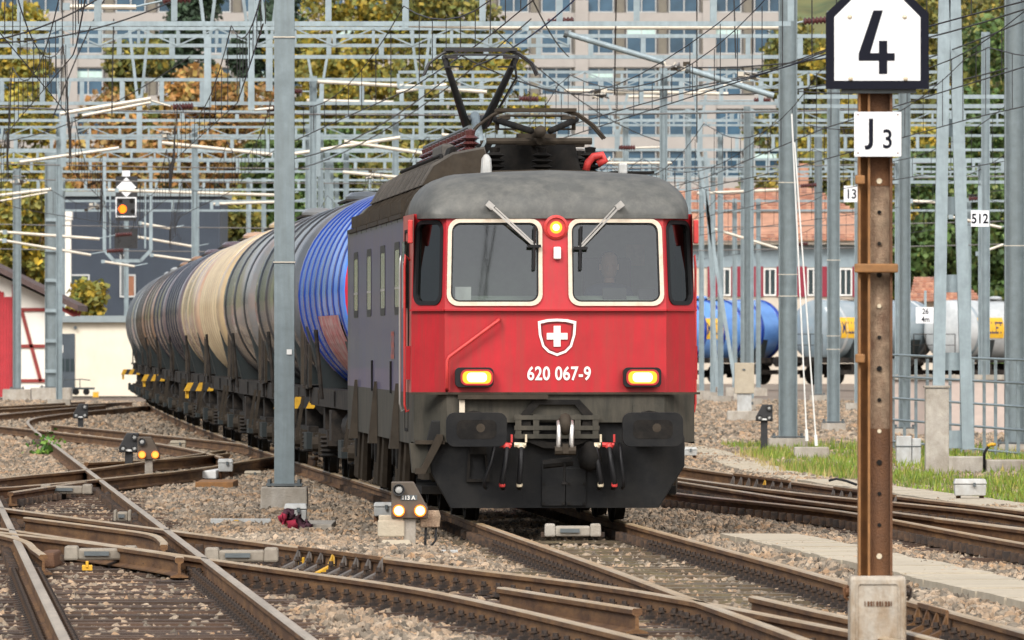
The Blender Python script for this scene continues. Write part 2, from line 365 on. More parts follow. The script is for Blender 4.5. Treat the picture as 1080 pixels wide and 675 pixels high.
def cen_dist(x, y):
    best = 99
    for c in CENTRES:
        for p, q in zip(c, c[1:]):
            if min(p[1], q[1]) - 1 <= y <= max(p[1], q[1]) + 1:
                t = 0 if q[1] == p[1] else max(0, min(1, (y - p[1]) / (q[1] - p[1])))
                best = min(best, abs(p[0] + (q[0] - p[0]) * t - x)); break
    return best
def bumps(x, y):
    return .5 * math.sin(x * 1.7 + y * .31) + .3 * math.sin(x * 3.9 - y * .83 + 1) + .3 * math.sin(y * 1.37 + x * .6) + .2 * math.sin(x * 8.1 + y * 2.3)
def gz(x, y):
    d = cen_dist(x, y); k = max(0, min(1, (d - 1.05) / .5))
    return lerp(-.239, -.165 + .028 * bumps(x, y), k)
GX = np.arange(-13, 13.01, .32); GY = np.concatenate([np.arange(52, 130, .42), np.arange(130, 196, 1.0)])
gv = [(x, y, gz(x, y)) for y in GY for x in GX]; nx = len(GX)
gidx = np.array([(j * nx + i, j * nx + i + 1, (j + 1) * nx + i + 1, (j + 1) * nx + i) for j in range(len(GY) - 1) for i in range(nx - 1)]).ravel()
ballast = npmesh('ballast_bed', np.array(gv), gidx, 4, 'gravel_ground', smooth=True); ballast['kind'] = 'structure'
gr = MB().add([(-900, -60, -.30), (900, -60, -.30), (900, 3000, -.30), (-900, 3000, -.30)], [(0, 1, 2, 3)]).build('ground', 'gravel_far'); gr['kind'] = 'structure'

# loose ballast stones, scattered by geometry nodes over the strip the photograph shows
mat('stone', (0.222, 0.192, 0.155), 0.9, var=0.3, vscale=6, bump=0.25, bscale=60, rand=0.65, coords='World')
sm = MATS['stone']; n_, l_ = sm.node_tree.nodes, sm.node_tree.links
b_ = n_['Principled BSDF']; old = b_.inputs['Base Color'].links[0].from_socket
geo = n_.new('ShaderNodeNewGeometry'); nz_ = n_.new('ShaderNodeTexNoise'); nz_.inputs['Scale'].default_value = .55; nz_.inputs['Detail'].default_value = 3
oi_ = n_.new('ShaderNodeObjectInfo'); ad = n_.new('ShaderNodeMath'); ad.operation = 'MULTIPLY_ADD'; ad.inputs[1].default_value = .35
l_.new(geo.outputs['Position'], nz_.inputs['Vector']); l_.new(oi_.outputs['Random'], ad.inputs[0]); l_.new(nz_.outputs['Fac'], ad.inputs[2])
cr_ = n_.new('ShaderNodeValToRGB'); cr_.color_ramp.elements[0].position = .55; cr_.color_ramp.elements[0].color = (1.2, 1.15, 1.08, 1)
cr_.color_ramp.elements[1].position = .98; cr_.color_ramp.elements[1].color = (.95, .68, .46, 1); l_.new(ad.outputs[0], cr_.inputs[0])
mx_ = n_.new('ShaderNodeMix'); mx_.data_type = 'RGBA'; mx_.blend_type = 'MULTIPLY'; mx_.inputs[0].default_value = 1
l_.new(old, mx_.inputs[6]); l_.new(cr_.outputs[0], mx_.inputs[7]); l_.new(mx_.outputs[2], b_.inputs['Base Color'])
ng = bpy.data.node_groups.new('scatter_stones', 'GeometryNodeTree')
ng.interface.new_socket('Geometry', in_out='INPUT', socket_type='NodeSocketGeometry'); ng.interface.new_socket('Geometry', in_out='OUTPUT', socket_type='NodeSocketGeometry')
N = ng.nodes; K = ng.links
gi, go = N.new('NodeGroupInput'), N.new('NodeGroupOutput')
dp = N.new('GeometryNodeDistributePointsOnFaces'); dp.inputs['Density'].default_value = 95; K.new(gi.outputs[0], dp.inputs['Mesh'])
g2i = N.new('GeometryNodeGeometryToInstance')
for i in range(4):
    ic = N.new('GeometryNodeMeshIcoSphere'); ic.inputs['Radius'].default_value = .034; ic.inputs['Subdivisions'].default_value = 2 if i % 2 else 1
    sp = N.new('GeometryNodeSetPosition'); nt = N.new('ShaderNodeTexNoise'); nt.noise_dimensions = '4D'; nt.inputs['W'].default_value = i * 3.7; nt.inputs['Scale'].default_value = 26; nt.inputs['Detail'].default_value = 1
    vm = N.new('ShaderNodeVectorMath'); vm.operation = 'SUBTRACT'; vm.inputs[1].default_value = (.5, .5, .5); vm2 = N.new('ShaderNodeVectorMath'); vm2.operation = 'SCALE'; vm2.inputs['Scale'].default_value = .075
    K.new(nt.outputs['Color'], vm.inputs[0]); K.new(vm.outputs[0], vm2.inputs[0]); K.new(vm2.outputs[0], sp.inputs['Offset']); K.new(ic.outputs[0], sp.inputs['Geometry'])
    stm = N.new('GeometryNodeSetMaterial'); stm.inputs['Material'].default_value = sm; K.new(sp.outputs[0], stm.inputs['Geometry']); K.new(stm.outputs[0], g2i.inputs[0])
iop = N.new('GeometryNodeInstanceOnPoints'); iop.inputs['Pick Instance'].default_value = True
rv = N.new('FunctionNodeRandomValue'); rv.data_type = 'FLOAT_VECTOR'; rv.inputs['Max'].default_value = (6.28, 6.28, 6.28)
rs = N.new('FunctionNodeRandomValue'); rs.data_type = 'FLOAT_VECTOR'; rs.inputs['Min'].default_value = (.45, .42, .4); rs.inputs['Max'].default_value = (1.6, 1.35, 1.15)
K.new(dp.outputs['Points'], iop.inputs['Points']); K.new(g2i.outputs[0], iop.inputs['Instance']); K.new(rv.outputs['Value'], iop.inputs['Rotation']); K.new(rs.outputs['Value'], iop.inputs['Scale'])
K.new(iop.outputs[0], go.inputs[0])
vv = np.array(gv); gq = gidx.reshape(-1, 4); cc = vv[gq].mean(axis=1)
half = 640 * cc[:, 1] / F + 1.2
sel = gq[(np.abs(cc[:, 0]) < half) & (cc[:, 1] > 57) & (cc[:, 1] < 140)]
stones = npmesh('ballast_stones', np.array(gv) + np.array((0, 0, .012)), sel.ravel(), 4, 'stone')
md = stones.modifiers.new('scatter', 'NODES'); md.node_group = ng
tag(stones, 'grey and rusty crushed ballast stones lying between the tracks', 'ballast', kind='stuff')

# farther ballast: coarser bed and fewer, larger stones
FX = np.arange(-26, 26.01, 1.0); FY = np.arange(195.6, 345, 2.0); fx = len(FX)
fv = np.array([(x, y, gz(x, y)) for y in FY for x in FX]); fi = np.array([(j * fx + i, j * fx + i + 1, (j + 1) * fx + i + 1, (j + 1) * fx + i) for j in range(len(FY) - 1) for i in range(fx - 1)])
npmesh('ballast_bed', fv, fi.ravel(), 4, 'gravel_ground', smooth=True)['kind'] = 'structure'
def far_group(dens, sc_):
    g = ng.copy(); g.name = 'scatter_stones_far'
    for n in g.nodes:
        if n.bl_idname == 'GeometryNodeDistributePointsOnFaces': n.inputs['Density'].default_value = dens
        if n.bl_idname == 'FunctionNodeRandomValue' and n.inputs['Max'].default_value[0] < 3: n.inputs['Min'].default_value = (.6 * sc_, .5 * sc_, .5 * sc_); n.inputs['Max'].default_value = (1.3 * sc_, 1.2 * sc_, 1.0 * sc_)
    return g
for nm, V_, Q, d0, d1, dens, sc_, lab in (('ballast_stones', np.array(gv), gq, 140, 195, 34, 1.3, 'ballast stones between the tracks beyond the locomotive front'), ('ballast_stones', fv, fi, 195, 345, 10, 1.9, 'distant ballast stones between the far tracks')):
    c_ = V_[Q].mean(axis=1); q_ = Q[(np.abs(c_[:, 0]) < 640 * c_[:, 1] / F + 1.5) & (c_[:, 1] > d0) & (c_[:, 1] < d1)]
    o = npmesh(nm, V_ + np.array((0, 0, .02)), q_.ravel(), 4, 'stone'); m_ = o.modifiers.new('scatter', 'NODES'); m_.node_group = far_group(dens, sc_); tag(o, lab, 'ballast', kind='stuff')

# ------------------------------------------------------------------ locomotive (local frame: y = 0 front face, +y to the rear, +x photo right)
HEAD_ANG = math.atan(.0525)
mat('loco_red', (0.43, 0.009, 0.017), 0.5, var=0.16, vscale=2.5, dirt=(0.30, 0.03, 0.025), damt=0.75, dscale=(16, 16, .9), coat=0.05, bump=0.03, bscale=9)
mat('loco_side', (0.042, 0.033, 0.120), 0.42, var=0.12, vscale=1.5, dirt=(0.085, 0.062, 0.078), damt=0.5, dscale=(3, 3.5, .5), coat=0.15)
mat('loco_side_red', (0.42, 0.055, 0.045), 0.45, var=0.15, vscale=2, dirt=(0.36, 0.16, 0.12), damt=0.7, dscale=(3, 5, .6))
mat('loco_sill', (0.040, 0.038, 0.030), 0.65, spec=0.25, var=0.18, vscale=3, dirt=(0.105, 0.09, 0.068), damt=0.7, dscale=(5, 5, .8), bump=0.05, bscale=20)
mat('loco_roof', (0.078, 0.080, 0.075), 0.62, var=0.16, vscale=4, dirt=(0.17, 0.165, 0.145), damt=0.6, dscale=(5, 5, 5), bump=0.10, bscale=24)
mat('roof_panel', (0.075, 0.068, 0.060), 0.7, var=0.2, vscale=4, dirt=(0.15, 0.13, 0.11), damt=0.6, dscale=(4, 8, 4))
mat('skirt', (0.010, 0.0105, 0.0115), 0.55, spec=0.18, var=0.2, vscale=3, dirt=(0.022, 0.021, 0.019), damt=0.7, dscale=(3, 3, 3), bump=0.06, bscale=25)
mat('under_dark', (0.010, 0.0095, 0.009), 0.8, spec=0.15, var=0.4, vscale=5, dirt=(0.035, 0.029, 0.023), damt=0.5, dscale=(6, 6, 6))
mat('under_brown', (0.045, 0.035, 0.025), 0.8, spec=0.2, var=0.35, vscale=7, dirt=(0.045, 0.038, 0.03), damt=0.7, dscale=(9, 9, 5))
mat('rubber', (0.010, 0.010, 0.011), 0.5, spec=0.3, var=0.2)
mat('frame_cream', (0.66, 0.58, 0.46), 0.5, var=0.12, vscale=9, dirt=(0.36, 0.24, 0.15), damt=0.6, dscale=(9, 9, 9))
mat('chrome', (0.55, 0.53, 0.50), 0.35, 0.7, var=0.1)
mat('lettering_white', (0.80, 0.79, 0.74), 0.5, var=0.05)
mat('red_part', (0.55, 0.045, 0.04), 0.5, var=0.2, vscale=10)
mat('cock_cream', (0.58, 0.50, 0.36), 0.5, var=0.2, vscale=10)
mat('cab_green', (0.30, 0.36, 0.29), 0.8, var=0.15)
mat('cab_dark', (0.05, 0.052, 0.055), 0.8, var=0.2)
glass('cab_glass', (0.78, 0.84, 0.81), 0.33); glass('corner_glass', (0.16, 0.17, 0.17), 0.10); mat('side_glass', (.24, .25, .22), .2, var=.3, vscale=2)  # side_glass: pale reflections put into its opaque colour
emit('lamp_yellow', (1.0, 0.46, 0.04), 0.8); emit('lamp_core', (1.0, 0.82, 0.38), 2.0)
LO = thing('locomotive', 'red-fronted electric locomotive with white shield and twin yellow headlights', 'locomotive', (0.44, 100.5, 0), HEAD_ANG)
LEN, HW, FW, CH = 18.75, 1.44, 1.12, .42
def yf(z): return 0.0 if z < 2.16 else .13 * (z - 2.16) / .92          # front rake above the ledge
def xk(z): return 1.0 if z < 2.16 else 1 - .022 * (z - 2.16) / .92
def front(u, z): return (u * xk(z), yf(z), z)
CL = math.hypot(HW - FW, CH)
def chamf(sg):
    def f(u, z): t = u / CL; return (sg * (FW + (HW - FW) * t) * xk(z), yf(z) + CH * t, z)
    return f
WIN = [(-1.085, -.150), (.150, 1.085)]; WZ = (2.215, 3.06)
# front panels
fp = MB(); zb, zt = 1.32, 3.13
fp.holed([[(-FW, zb), (FW, zb), (FW, 2.16), (-FW, 2.16)]], front)
fp.holed([[(-FW, 2.16), (FW, 2.16), (FW, zt), (-FW, zt)]] + [rrect(a, b, *WZ, .10)[::-1] for a, b in WIN], front)
for sg in (-1, 1):
    c = chamf(sg); fp.holed([[(0, zb), (CL, zb), (CL, 2.16), (0, 2.16)]], c); fp.holed([[(0, 2.16), (CL, 2.16), (CL, zt), (0, zt)], rrect(.06, CL - .05, 2.22, 3.05, .10)[::-1]], c)
cab = fp.build('cab_front', 'loco_red', LO)
MB().bb(-FW, FW, -.05, -.002, 2.145, 2.162).build('ledge', 'loco_red', cab)
lg = MB()
for sg in (-1, 1): lg.beam((sg * FW, -.02, 2.153), (sg * HW, CH - .02, 2.153), .05, .017)
lg.build('ledge', 'loco_red', cab)
for a, b in WIN:
    w = MB().ring(rrect(a - .018, b + .018, WZ[0] - .018, WZ[1] + .018, .115), rrect(a + .022, b - .022, WZ[0] + .022, WZ[1] - .022, .09), -.022, .03, lambda u, z, q: (u * xk(z), yf(z) + q, z)).build('windscreen', 'frame_cream', LO, smooth=40)
    MB().ring(rrect(a + .021, b - .021, WZ[0] + .021, WZ[1] - .021, .09), rrect(a + .038, b - .038, WZ[0] + .038, WZ[1] - .038, .075), -.006, .034, lambda u, z, q: (u * xk(z), yf(z) + q, z)).build('gasket', 'rubber', w)
    MB().holed([rrect(a + .025, b - .025, WZ[0] + .025, WZ[1] - .025, .085)], lambda u, z: (u * xk(z), yf(z) + .018, z)).build('pane', 'cab_glass', w)
for sg in (-1, 1):
    c = chamf(sg); nrm = Vector((sg * CH, -(HW - FW), 0)).normalized()
    o3 = lambda u, z, q, c=c, nrm=nrm: tuple(Vector(c(u, z)) - nrm * q)
    w = MB().ring(rrect(.045, CL - .035, 2.205, 3.065, .11), rrect(.085, CL - .075, 2.245, 3.025, .08), -.012, .03, o3).build('corner_window', 'rubber', LO, smooth=40)
    MB().holed([rrect(.06, CL - .05, 2.22, 3.05, .10)], lambda u, z, o3=o3: o3(u, z, .02)).build('pane', 'corner_glass', w)
# sides
SWY = (3.9, 7.7, 11.6, 15.6)
for sg in (-1, 1):
    f = lambda y, z, sg=sg: (sg * HW, y, z)
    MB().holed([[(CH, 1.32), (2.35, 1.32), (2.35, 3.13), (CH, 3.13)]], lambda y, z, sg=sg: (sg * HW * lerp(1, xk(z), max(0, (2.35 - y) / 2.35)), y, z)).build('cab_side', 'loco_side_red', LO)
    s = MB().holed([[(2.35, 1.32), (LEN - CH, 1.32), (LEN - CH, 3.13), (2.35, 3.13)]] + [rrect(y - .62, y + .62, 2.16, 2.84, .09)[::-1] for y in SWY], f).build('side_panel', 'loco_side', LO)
    MB().holed([[(CH + .1, .80), (LEN - CH, .80), (LEN - CH, 1.32), (CH + .1, 1.32)]], f).build('side_sill', 'loco_sill', LO)
    for y in SWY:
        w = MB().ring(rrect(y - .66, y + .66, 2.12, 2.88, .11), rrect(y - .58, y + .58, 2.20, 2.80, .07), -.005, .05, lambda u, z, q, sg=sg: (sg * (HW - q), u, z)).build('side_window', 'rubber', LO, smooth=40)
        MB().holed([rrect(y - .61, y + .61, 2.17, 2.83, .09)], lambda u, z, sg=sg: (sg * (HW + .001), u, z)).build('pane', 'side_glass', w)
        MB().bb(min(sg * (HW + .004), sg * (HW - .05)), max(sg * (HW + .004), sg * (HW - .05)), y - .58, y + .58, 2.385, 2.41).build('glazing_bar', 'chrome', w)
    MB().prism([(LEN - CH, 1.32), (LEN - CH, 3.13), (LEN, 3.0), (LEN, 1.32)], sg * (HW - .02), sg * (HW - .3), lambda u, v, w: (w, u, v)).build('rear_corner', 'loco_red', LO)
MB().bb(-FW, FW, LEN - .06, LEN, 1.0, 3.1).build('rear_wall', 'loco_red', LO)
mb = MB()
for i in range(5):                                              # gutter strips under the roof panels, photo-left and right
    for sg in (-1, 1): mb.bb(sg * HW - .03, sg * HW + .03, 2.45 + i * 3.1, 5.30 + i * 3.1, 3.115, 3.16)
mb.build('gutter', 'under_brown', LO)
# door of the left side with hand rails
for sg in (-1, 1):
    x = sg * (HW + .004)
    d = MB().ring([(1.15, .92), (1.95, .92), (1.95, 2.98), (1.15, 2.98)], [(1.18, .95), (1.92, .95), (1.92, 2.95), (1.18, 2.95)], sg * (HW - .01), sg * (HW + .006), lambda u, v, w: (w, u, v)).build('cab_door', 'under_dark', LO)
    for y in (.98, 2.12): MB().tube([(sg * (HW - .01), y, 2.66), (sg * (HW + .035), y, 2.72), (sg * (HW + .045), y, 2.6), (sg * (HW + .045), y, 1.2), (sg * (HW + .03), y, 1.12), (sg * (HW - .01), y, 1.14)], .014, 6).build('hand_rail', 'chrome' if y > 2 else 'red_part', d, smooth=True)
    MB().bb(min(x, x + sg * .03), max(x, x + sg * .03), 1.28, 1.82, 2.18, 2.86).build('door_glass', 'corner_glass', d)
    MB().box((sg * (HW + .02), .80, 1.62), (.05, .2, .34)).build('socket_box', 'loco_red', LO)
    MB().box((sg * (HW + .01), .44, 2.95), (.05, .09, .24)).build('tail_lamp', 'red_part', LO, bevel=.012)
    for k in (0, 1): MB().box((sg * (HW + .008), 5.4 + 5.2 * k, 1.46), (.02, .14, .34)).build('vent_slot', 'under_dark', LO)
for t, y, z, h in (('SBB', 5.0, 1.80, .30),):
    tm = text_mb(t, h, .01, 1.3); tm.v = [(-HW - .006, y - a, z + c) for a, b, c in tm.v]; tm.build('lettering', 'loco_side_red', LO)
# roof
def roof_sec(y, hf, wf, n=9):
    w = 1.395 * wf; r = .50; pts = []
    for i in range(n + 1):
        a = math.pi - i / n * math.pi / 2; pts.append((-w + r + r * math.cos(a), y, 3.12 + .425 * hf * math.sin(a) ** .9))
    pts += [(-w + r + .35, y, 3.12 + hf * .447), (0, y, 3.12 + hf * .465)]
    return [(-w, y, 3.08)] + pts + [(-p[0], p[1], p[2]) for p in pts[-2::-1]] + [(w, y, 3.08)]
def mid_sec(y, e):
    P = [(-1.42, 3.08), (-1.42, 3.16), (-1.37, 3.28), (-1.28, 3.38), (-1.14, 3.46), (-.98, 3.52), (-.80, 3.555), (-.45, 3.58), (0, 3.59)]
    P = [(x * (1 + e * .6), z + e * (z > 3.1)) for x, z in P]
    return [(x, y, z) for x, z in P] + [(-x, y, z) for x, z in P[-2::-1]]
rf = MB(); secs = []
for i in range(9):
    t = i / 8; secs.append(roof_sec(.10 + .95 * (t ** 1.6), max(.02, math.sin(t * math.pi / 2) ** .8), .86 + .14 * min(1, math.sin(t * math.pi / 2) * 1.15)))
secs.append(roof_sec(2.35, 1, 1)); rf.loft(secs)
rf.build('roof_dome', 'loco_roof', LO, smooth=55)
MB().loft([roof_sec(y, max(.05, h), w) for y, h, w in ((LEN - 2.0, 1, 1), (LEN - .8, .97, 1), (LEN - .2, .6, .94), (LEN - .05, .05, .88))]).build('roof_dome', 'loco_roof', LO, smooth=55)
for i in range(5):
    y0 = 2.37 + i * 2.88; MB().loft([mid_sec(y0, 0), mid_sec(y0 + 2.80, 0)]).build('roof_panel', 'roof_panel', LO, smooth=50)
    mb = MB()
    for k in range(2):
        a, b = mid_sec(y0 + .02 + k * 1.4, .025), mid_sec(y0 + .10 + k * 1.4, .025); mb.loft([a, b])
    for k in range(9): mb.bb(-1.46, -1.35, y0 + .15 + k * .3, y0 + .28 + k * .3, 3.17, 3.30); mb.bb(1.35, 1.46, y0 + .15 + k * .3, y0 + .28 + k * .3, 3.17, 3.30)
    mb.build('roof_rib', 'under_brown', LO, smooth=50)
# roof gear: brown insulator row, boxes, pantographs
for i in range(13):
    y = 3.4 + i * .86
    MB().lathe([(.10, 0), (.10, .03), (.055, .05), (.11, .08), (.05, .11), (.11, .14), (.05, .17), (.10, .20), (.05, .23), (.06, .28), (0, .30)], 'z', (-.70, y, 3.76), 10).build('insulator', 'insulator_brown', LO, smooth=30)
MB().tube([(-.70, 3.4, 4.07), (-.70, 14.2, 4.07)], .028, 6).build('busbar', 'steel_dark', LO)
MB().tube([(-1.02, 3.0, 3.60), (-1.0, 3.4, 3.78), (-1.0, 13.5, 3.78)], .02, 6).build('busbar', 'under_dark', LO)
mb = MB().box((-.05, 4.8, 3.74), (1.12, 1.7, .40), taper=(.86, .9)); mb.box((-.72, 5.0, 3.7), (.36, 1.1, .32), rot=(0, .3, 0)); mb.build('equipment_box', 'under_dark', LO, bevel=.03)
MB().box((-.45, 7.8, 3.80), (.8, 2.2, .34)).box((.5, 8.6, 3.78), (.5, 2.4, .3)).build('equipment_box', 'roof_panel', LO, bevel=.03)
for k in range(3): MB().box((-.68 + .10 * k, 3.64, 3.86 - .02 * k), (.03, .05, .36), rot=(0, .5, 0)).build('cable', 'steel_galv', LO)
for x, y in ((-.45, 3.3), (.55, 3.3), (.05, 3.4), (-.45, 5.2), (.55, 5.2)):
    MB().lathe([(.11, 0), (.05, .03), (.115, .06), (.05, .09), (.115, .12), (.05, .15), (.11, .18), (.05, .21), (.06, .26), (0, .27)], 'z', (x, y, 3.60), 10).build('insulator', 'under_dark', LO, smooth=30)
MB().lathe([(.06, 0), (.05, .16), (.025, .2), (0, .21)], 'z', (-.62, 1.6, 3.55), 8).build('whistle', 'paint_grey', LO, smooth=30)
MB().tube([(.50, 3.2, 3.62), (.52, 3.2, 3.70), (.58, 3.2, 3.765), (.67, 3.2, 3.78), (.70, 3.2, 3.73), (.62, 3.2, 3.685)], .04, 8).build('arc_horn', 'red_part', LO, smooth=True)
MB().prism([(-1.22, 3.46), (-1.10, 3.66), (-.90, 3.78), (-.58, 3.84), (-.50, 3.56)], 2.9, 17.4).build('cable_duct', 'under_brown', LO, smooth=40)
for i in range(12): MB().prism([(-1.25, 3.46), (-1.12, 3.68), (-.90, 3.805), (-.57, 3.865), (-.49, 3.56)], 3.0 + i * 1.2, 3.08 + i * 1.2).build('duct_rib', 'roof_panel', LO)
MB().bb(.75, 1.20, 3.0, 3.7, 3.585, 3.61).build('roof_walkway', 'under_dark', LO)
MB().box((.82, 2.2, 3.62), (.09, .12, .12)).build('aerial', 'paint_grey', LO, bevel=.02)
def panto(name, y0, raised, m):
    p = link(name, None, LO)
    zb_ = 3.92
    MB().tube([(-.55, y0 - .6, zb_), (.55, y0 - .6, zb_)], .035, 8).tube([(-.55, y0 + .7, zb_), (.55, y0 + .7, zb_)], .035, 8).tube([(0, y0 - .7, zb_), (0, y0 + .8, zb_)], .04, 8).box((0, y0, zb_ + .03), (.4, .3, .12)).build('base_frame', 'steel_dark' if raised else 'under_brown', p, smooth=40)
    if raised:
        kn, hz = (0, y0 + 1.5, 4.50), 5.20; yh = y0 + .2
        MB().tube([(0, y0, zb_ + .05), kn], [.075, .055], 10).build('lower_arm', 'steel_galv', p, smooth=True)
        u = MB()
        for sg in (-1, 1): u.tube([(sg * .10, kn[1], kn[2] - .12), (sg * .42, yh, hz - .05)], [.055, .036], 8)
        u.tube([(-.12, kn[1], kn[2] - .05), (.12, kn[1], kn[2] - .05)], .05, 8).tube([(.16, kn[1], kn[2] - .12), (.28, kn[1] - .5, 4.62), (.42, yh, hz - .28), (.40, yh, hz - .12)], .014, 6)
        u.build('upper_arm', 'paint_black', p, smooth=True)
    else:
        hz = 4.22; yh = y0 + .1
        MB().tube([(0, y0 + .6, zb_ + .06), (0, y0 - .9, zb_ + .1)], .06, 8).build('lower_arm', 'under_brown', p, smooth=True)
        u = MB()
        for sg in (-1, 1): u.tube([(sg * .1, y0 - .9, zb_ + .1), (sg * .42, yh, hz - .06)], .035, 8)
        u.build('upper_arm', 'under_dark', p, smooth=True)
    h = MB()
    for dy in (-.17, .17):
        h.tube([(-.72 if not raised else -.66, yh + dy, hz - .26), (-.60, yh + dy, hz - .12), (-.44, yh + dy, hz - .005), (-.30, yh + dy, hz + .035), (.30, yh + dy, hz + .035), (.44, yh + dy, hz - .005), (.60, yh + dy, hz - .12), (.72 if not raised else .66, yh + dy, hz - .26)], .017, 6)
        h.bb(-.42, .42, yh + dy - .03, yh + dy + .03, hz + .02, hz + .055)
    h.tube([(-.42, yh, hz - .05), (-.30, yh, hz - .02), (.30, yh, hz - .02), (.42, yh, hz - .05)], .014, 6)
    for sg in (-1, 1): h.bb(sg * .34 - .07, sg * .34 + .07, yh - .16, yh + .16, hz - .06, hz - .03); h.bb(sg * .40 - .02, sg * .40 + .02, yh - .02, yh + .02, hz - .17, hz - .03); h.bb(sg * .30 - .10, sg * .30 + .10, yh - .02, yh + .02, hz - .17, hz - .15)
    h.build('contact_head', m, p, smooth=40)
panto('pantograph', 15.2, True, 'paint_black'); panto('pantograph', 3.6, False, 'under_brown')
# lights, shield, numbers
for x0, x1, lx in ((-1.02, -.63, -.80), (.68, 1.065, .875)):
    hl = MB().prism(rrect(x0, x1, 1.375, 1.575, .05), -.09, .01).build('headlight', 'rubber', LO, bevel=.01)
    MB().ring(rrect(lx - .165, lx + .165, 1.395, 1.555, .06), rrect(lx - .145, lx + .145, 1.412, 1.538, .05), -.105, -.085).build('bezel', 'loco_red', hl)
    MB().prism(rrect(lx - .145, lx + .145, 1.412, 1.538, .05), -.096, -.088).build('lens', 'lamp_yellow', hl)
    MB().prism(rrect(lx - .10, lx + .10, 1.428, 1.522, .04), -.1, -.095).build('bulb', 'lamp_core', hl)
tl = MB().lathe([(.125, .02), (.125, -.03), (.10, -.05), (.095, -.03)], 'y', (.01, yf(2.99), 2.99), 20).build('top_lamp', 'red_part', LO, smooth=40)
MB().lathe([(0, -.035), (.05, -.034), (.088, -.022)], 'y', (.01, yf(2.99), 2.99), 18).build('lens', 'lamp_yellow', tl, smooth=True)
MB().lathe([(0, -.041), (.035, -.037)], 'y', (.01, yf(2.99), 2.99), 12).build('bulb', 'lamp_core', tl)
MB().box((.02, yf(2.73) - .03, 2.73), (.075, .05, .125)).build('horn_box', 'paint_white', LO, bevel=.012)
def shield(k, z0=1.875):
    P = [(-.195, .165), (-.10, .187), (0, .192), (.10, .187), (.195, .165), (.185, .03), (.15, -.09), (.09, -.15), (0, -.185), (-.09, -.15), (-.15, -.09), (-.185, .03)]
    return [(.015 + x * k, z0 + z * k) for x, z in P]
sh = MB().ring(shield(1.0), shield(.86), -.012, 0.0).build('shield_emblem', 'lettering_white', LO)
MB().ring(shield(.80), shield(.785), -.008, 0).build('outline', 'paint_black', sh)
MB().bb(.015 - .035, .015 + .035, -.012, -.001, 1.785, 1.995).build('cross', 'lettering_white', sh); MB().bb(.015 - .105, .015 + .105, -.0135, -.001, 1.857, 1.923).build('cross', 'lettering_white', sh)
tm = text_mb('620 067-9', .145, .022, .80, spacing=1.04); tm.v = [(a + .035, b - .004, c + 1.515) for a, b, c in tm.v]; tm.build('number', 'lettering_white', LO)
MB().tube([(-1.10, .0, 1.34), (-1.10, -.07, 1.38), (-1.10, -.07, 1.64), (-1.08, -.07, 1.68), (-.62, -.07, 2.02), (-.58, -.06, 2.05), (-.57, .0, 2.06)], .018, 6).build('hand_rail', 'red_part', LO, smooth=True)
for xp, zp, xa, za, xb in ((-.66, 3.20, -.215, 2.80, -.215), (.65, 3.20, .255, 2.78, .255)):
    w = link('wiper', None, LO)
    MB().beam((xp, .0, zp), (xa, .03, za), .022, .02).beam((xp + (.05 if xp < 0 else -.05), .0, zp - .01), (xa + (.03 if xp < 0 else -.03), .03, za), .012, .014).box((xp, .05, zp + .01), (.08, .1, .06), rot=(0, .7 if xp < 0 else -.7, 0)).build('arm', 'chrome', w)
    MB().beam((xb + .005, .04, 3.0), (xb - .005, .02, 2.56), .022, .03).box((xb, .03, za), (.14, .03, .03)).build('blade', 'rubber', w)
# cab interior and driver
MB().bb(-1.36, 1.36, 2.28, 2.33, 1.0, 3.1).build('cab_wall', 'cab_green', LO)
MB().bb(-1.36, 1.36, .35, 2.3, 1.28, 1.34).build('cab_floor', 'cab_dark', LO)
dk = MB().prism([(.16, 1.4), (.16, 2.20), (.5, 2.30), (.95, 2.2), (.95, 1.4)], -1.0, 1.06, lambda u, v, w: (w, u, v)).build('driver_desk', 'cab_green', LO)
MB().box((.62, .42, 2.31), (.24, .1, .14)).build('screen', 'cab_dark', dk); MB().box((.95, .42, 2.31), (.16, .1, .12)).build('screen', 'cab_dark', dk); MB().box((-.92, .35, 2.32), (.16, .1, .14)).build('screen', 'paint_white', dk)
MB().box((.62, 1.62, 2.35), (.5, .12, .7)).box((.62, 1.4, 1.85), (.5, .5, .1)).build('seat', 'cab_dark', LO, bevel=.04)
MB().bb(.86, 1.05, 2.26, 2.278, 2.62, 2.84).build('notice', 'cock_cream', LO)
# front sill, buffers, coupling, skirt
MB().bb(-1.46, 1.46, -.035, .06, 1.302, 1.325).build('seam_ledge', 'under_brown', LO)
fs_ = MB()
fs_.add([(-FW + .02, .0, 1.02), (FW - .02, .0, 1.02), (FW - .02, 0, 1.302), (-FW + .02, 0, 1.302)], [(0, 1, 2, 3)])
for sg in (-1, 1):
    fs_.add([(sg * (FW - .02), 0, .82), (sg * (HW - .02), .30, .82), (sg * (HW - .02), .30, 1.302), (sg * (FW - .02), 0, 1.302)], [(0, 1, 2, 3)])
    fs_.add([(sg * (HW - .02), .30, .82), (sg * (HW - .001), .52, .82), (sg * (HW - .001), .52, 1.302), (sg * (HW - .02), .30, 1.302)], [(0, 1, 2, 3)])
    fs_.bb(min(sg * .78, sg * (FW - .02)), max(sg * .78, sg * (FW - .02)), -.012, .3, .82, 1.20)
fs_.build('buffer_beam', 'loco_sill', LO)
MB().bb(-.99, -.08, -.10, -.03, 1.255, 1.30).build('foot_tread', 'under_brown', LO); MB().bb(-.975, -.92, -.06, -.01, 1.12, 1.25).build('tread_bracket', 'frame_cream', LO)
